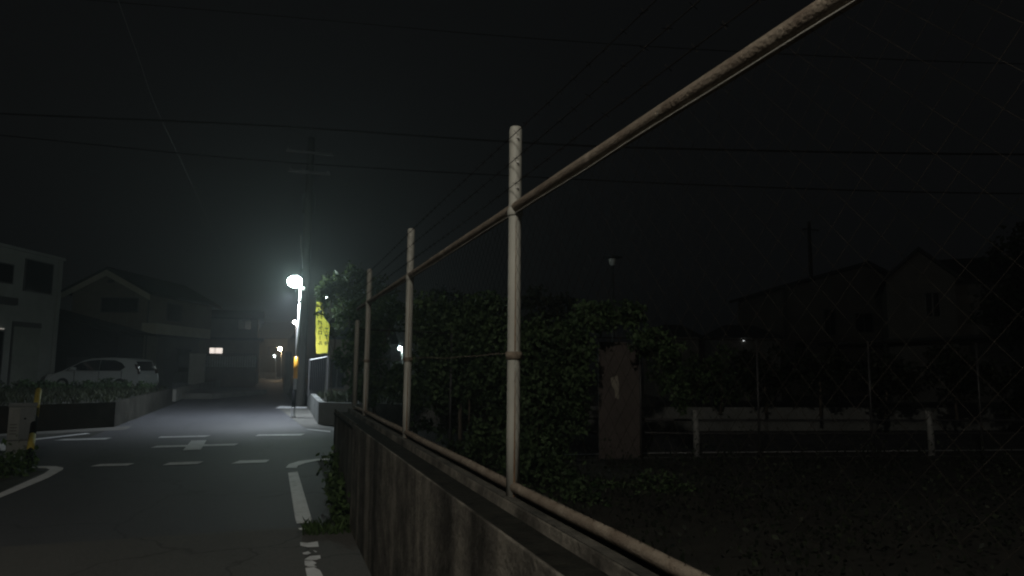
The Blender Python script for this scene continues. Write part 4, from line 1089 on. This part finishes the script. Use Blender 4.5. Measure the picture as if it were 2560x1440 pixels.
for sgn in (-1, 1):
    side_panel('side_window', [(-1.28, 1.0), (-.62, 1.36), (-.2, 1.46), (.3, 1.5), (.3, .99)], M['glass'], sgn)
    side_panel('side_window', [(.34, .99), (.34, 1.5), (1.0, 1.49), (1.35, 1.36), (1.56, 1.16), (1.35, 1.0)], M['glass'], sgn)
    side_panel('mirror', [(-1.05, 1.0), (-.9, 1.14), (-.78, 1.14), (-.76, 1.0)], M['car_paint'], sgn, .16)
    for gx_ in (-.86, .32, 1.42):
        side_panel('door_gap', [(gx_, .42), (gx_+.014, .42), (gx_+.014, .985), (gx_, .985)], M['black_plastic'], sgn, .004)
    side_panel('door_handle', [(.1, .88), (.1, .92), (.26, .92), (.26, .88)], M['chrome'], sgn, .03)
    for wx in (-1.38, 1.36):
        wmb = MB()
        prof_ = [(.2, -.1), (.3, -.1), (.32, -.06), (.32, .06), (.3, .1), (.2, .1)]
        vs, fs = [], []
        for r_, d_ in prof_:
            for j in range(20):
                t_ = 2*math.pi*j/20; vs.append((wx+r_*math.cos(t_), sgn*(Wc-.06)+d_, .32+r_*math.sin(t_)))
        for i in range(5):
            for j in range(20): fs.append((i*20+j, i*20+(j+1) % 20, (i+1)*20+(j+1) % 20, (i+1)*20+j))
        wh = wmb.add(vs, fs).build('wheel', M['tyre'], car, True)
        rm = MB(); vs = [(wx+.2*math.cos(2*math.pi*j/16), sgn*(Wc-.06)+sgn*.07, .32+.2*math.sin(2*math.pi*j/16)) for j in range(16)]
        vs += [(v[0], sgn*(Wc-.1), v[2]) for v in vs]
        rm.add(vs, [tuple(range(16)), tuple(range(16, 32))[::-1]]+[(i, (i+1) % 16, 16+(i+1) % 16, 16+i) for i in range(16)]).build('rim', M['pole_steel'], wh)
def rear(name, ys_, z0, z1, material, off=.02):
    def xr(z): return float(np.interp(z, [.3, .45, .8, 1.05, 1.5], [2.18, 2.24, 2.22, 2.14, 1.95]))
    (ya, yb) = ys_; zs = np.linspace(z0, z1, 5); vs = []
    for z in zs: vs += [(xr(z)+off, ya, z), (xr(z)+off, yb, z), (xr(z)-.03, yb, z), (xr(z)-.03, ya, z)]
    fs = [(0, 3, 2, 1), (16, 17, 18, 19)]
    for i in range(4):
        for j in range(4): fs.append((i*4+j, i*4+(j+1) % 4, (i+1)*4+(j+1) % 4, (i+1)*4+j))
    return MB().add(vs, fs).build(name, material, car)
rear('rear_window', (-.62, .62), 1.0, 1.44, M['glass'])
for s in (-1, 1):
    a, b = sorted((s*.64, s*.8))
    rear('tail_light', (a, b), .86, 1.3, M['red_lens'], .03)
rear('bumper', (-.83, .83), .32, .52, M['car_paint'], .06)
rear('number_plate', (-.2, .2), .68, .8, M['white_metal'], .035)
for yy, zz, rr_ in ((-.70, 1.16, .035), (-.72, 1.04, .022), (-.74, .5, .035)):       # added chrome discs on the rear corner, tilted to glint from lamp to camera
    xx = {1.16: 2.14, 1.04: 2.2}.get(zz, 2.33)
    wpos = Matrix.Rotation(ca, 4, 'Z') @ Vector((xx, yy, zz)) + Vector((ccx, ccy, .25))
    hv = ((Vector(lh)-wpos).normalized() + (Vector((0, 0, CAM_H))-wpos).normalized()).normalized()
    hv = Matrix.Rotation(-ca, 4, 'Z') @ hv
    q_ = hv.to_track_quat('Z', 'Y').to_matrix().to_4x4()
    o = MB().lathe([(rr_*.98, -.04), (rr_, 0), (rr_*.7, .002), (.003, .0032)], (0, 0, 0), 14).build('reflector', M['chrome'], car)
    o.matrix_local = Matrix.Translation((xx+.03, yy, zz)) @ q_
MB().box(-2.27, -2.2, -.6, .6, .5, .62).build('grille', M['black_plastic'], car)
for s in (-1, 1): MB().box(-2.2, -1.98, s*.62-.14, s*.62+.14, .68, .80).build('headlight', M['chrome'], car)
wsx = MB(); vs = []
for x_, z_ in ((-1.42, 1.0), (-.58, 1.45)):
    vs += [(x_-.012, -(side_y(z_)-.08), z_+.012), (x_-.012, side_y(z_)-.08, z_+.012)]
vs += [(v[0]+.03, v[1], v[2]-.03) for v in vs]
wsx.add(vs, [(0, 1, 3, 2), (4, 6, 7, 5), (0, 4, 5, 1), (2, 3, 7, 6), (0, 2, 6, 4), (1, 5, 7, 3)]).build('windscreen', M['glass'], car)

# ------------------------------------------------------------------ damp night air
mt = bpy.data.materials.new('damp_air'); mt.use_nodes = True
nt = mt.node_tree
for n_ in list(nt.nodes): nt.nodes.remove(n_)
ou = nt.nodes.new('ShaderNodeOutputMaterial'); pv = nt.nodes.new('ShaderNodeVolumePrincipled')
pv.inputs['Color'].default_value = (0.86, 0.95, 1.0, 1); pv.inputs['Density'].default_value = 0.0040; pv.inputs['Anisotropy'].default_value = 0.68
nt.links.new(pv.outputs['Volume'], ou.inputs['Volume'])
hz = MB().box(-200, 200, -70, 240, -1.2, 19).build('haze', mt)
tag(hz, kind='stuff', label='thin damp night air glowing around the street lamp', cat='haze')

# ------------------------------------------------------------------ sky and render settings
wd = bpy.data.worlds.new('World'); SC.world = wd; wd.use_nodes = True
bg = wd.node_tree.nodes['Background']
bg.inputs['Color'].default_value = (0.93, 0.98, 1.05, 1); bg.inputs['Strength'].default_value = 0.0027
vs_ = SC.view_settings
vs_.view_transform = 'Standard'; vs_.look = 'None'; vs_.exposure = 0; vs_.gamma = 1; vs_.use_curve_mapping = False
cy_ = SC.cycles
cy_.max_bounces = 5; cy_.diffuse_bounces = 2; cy_.glossy_bounces = 2; cy_.transmission_bounces = 2; cy_.volume_bounces = 0; cy_.transparent_max_bounces = 4
cy_.sample_clamp_indirect = 2.0; cy_.sample_clamp_direct = 0
cy_.filter_width = 2.1
cy_.use_denoising = True
try: cy_.denoiser = 'OPENIMAGEDENOISE'
except Exception: pass
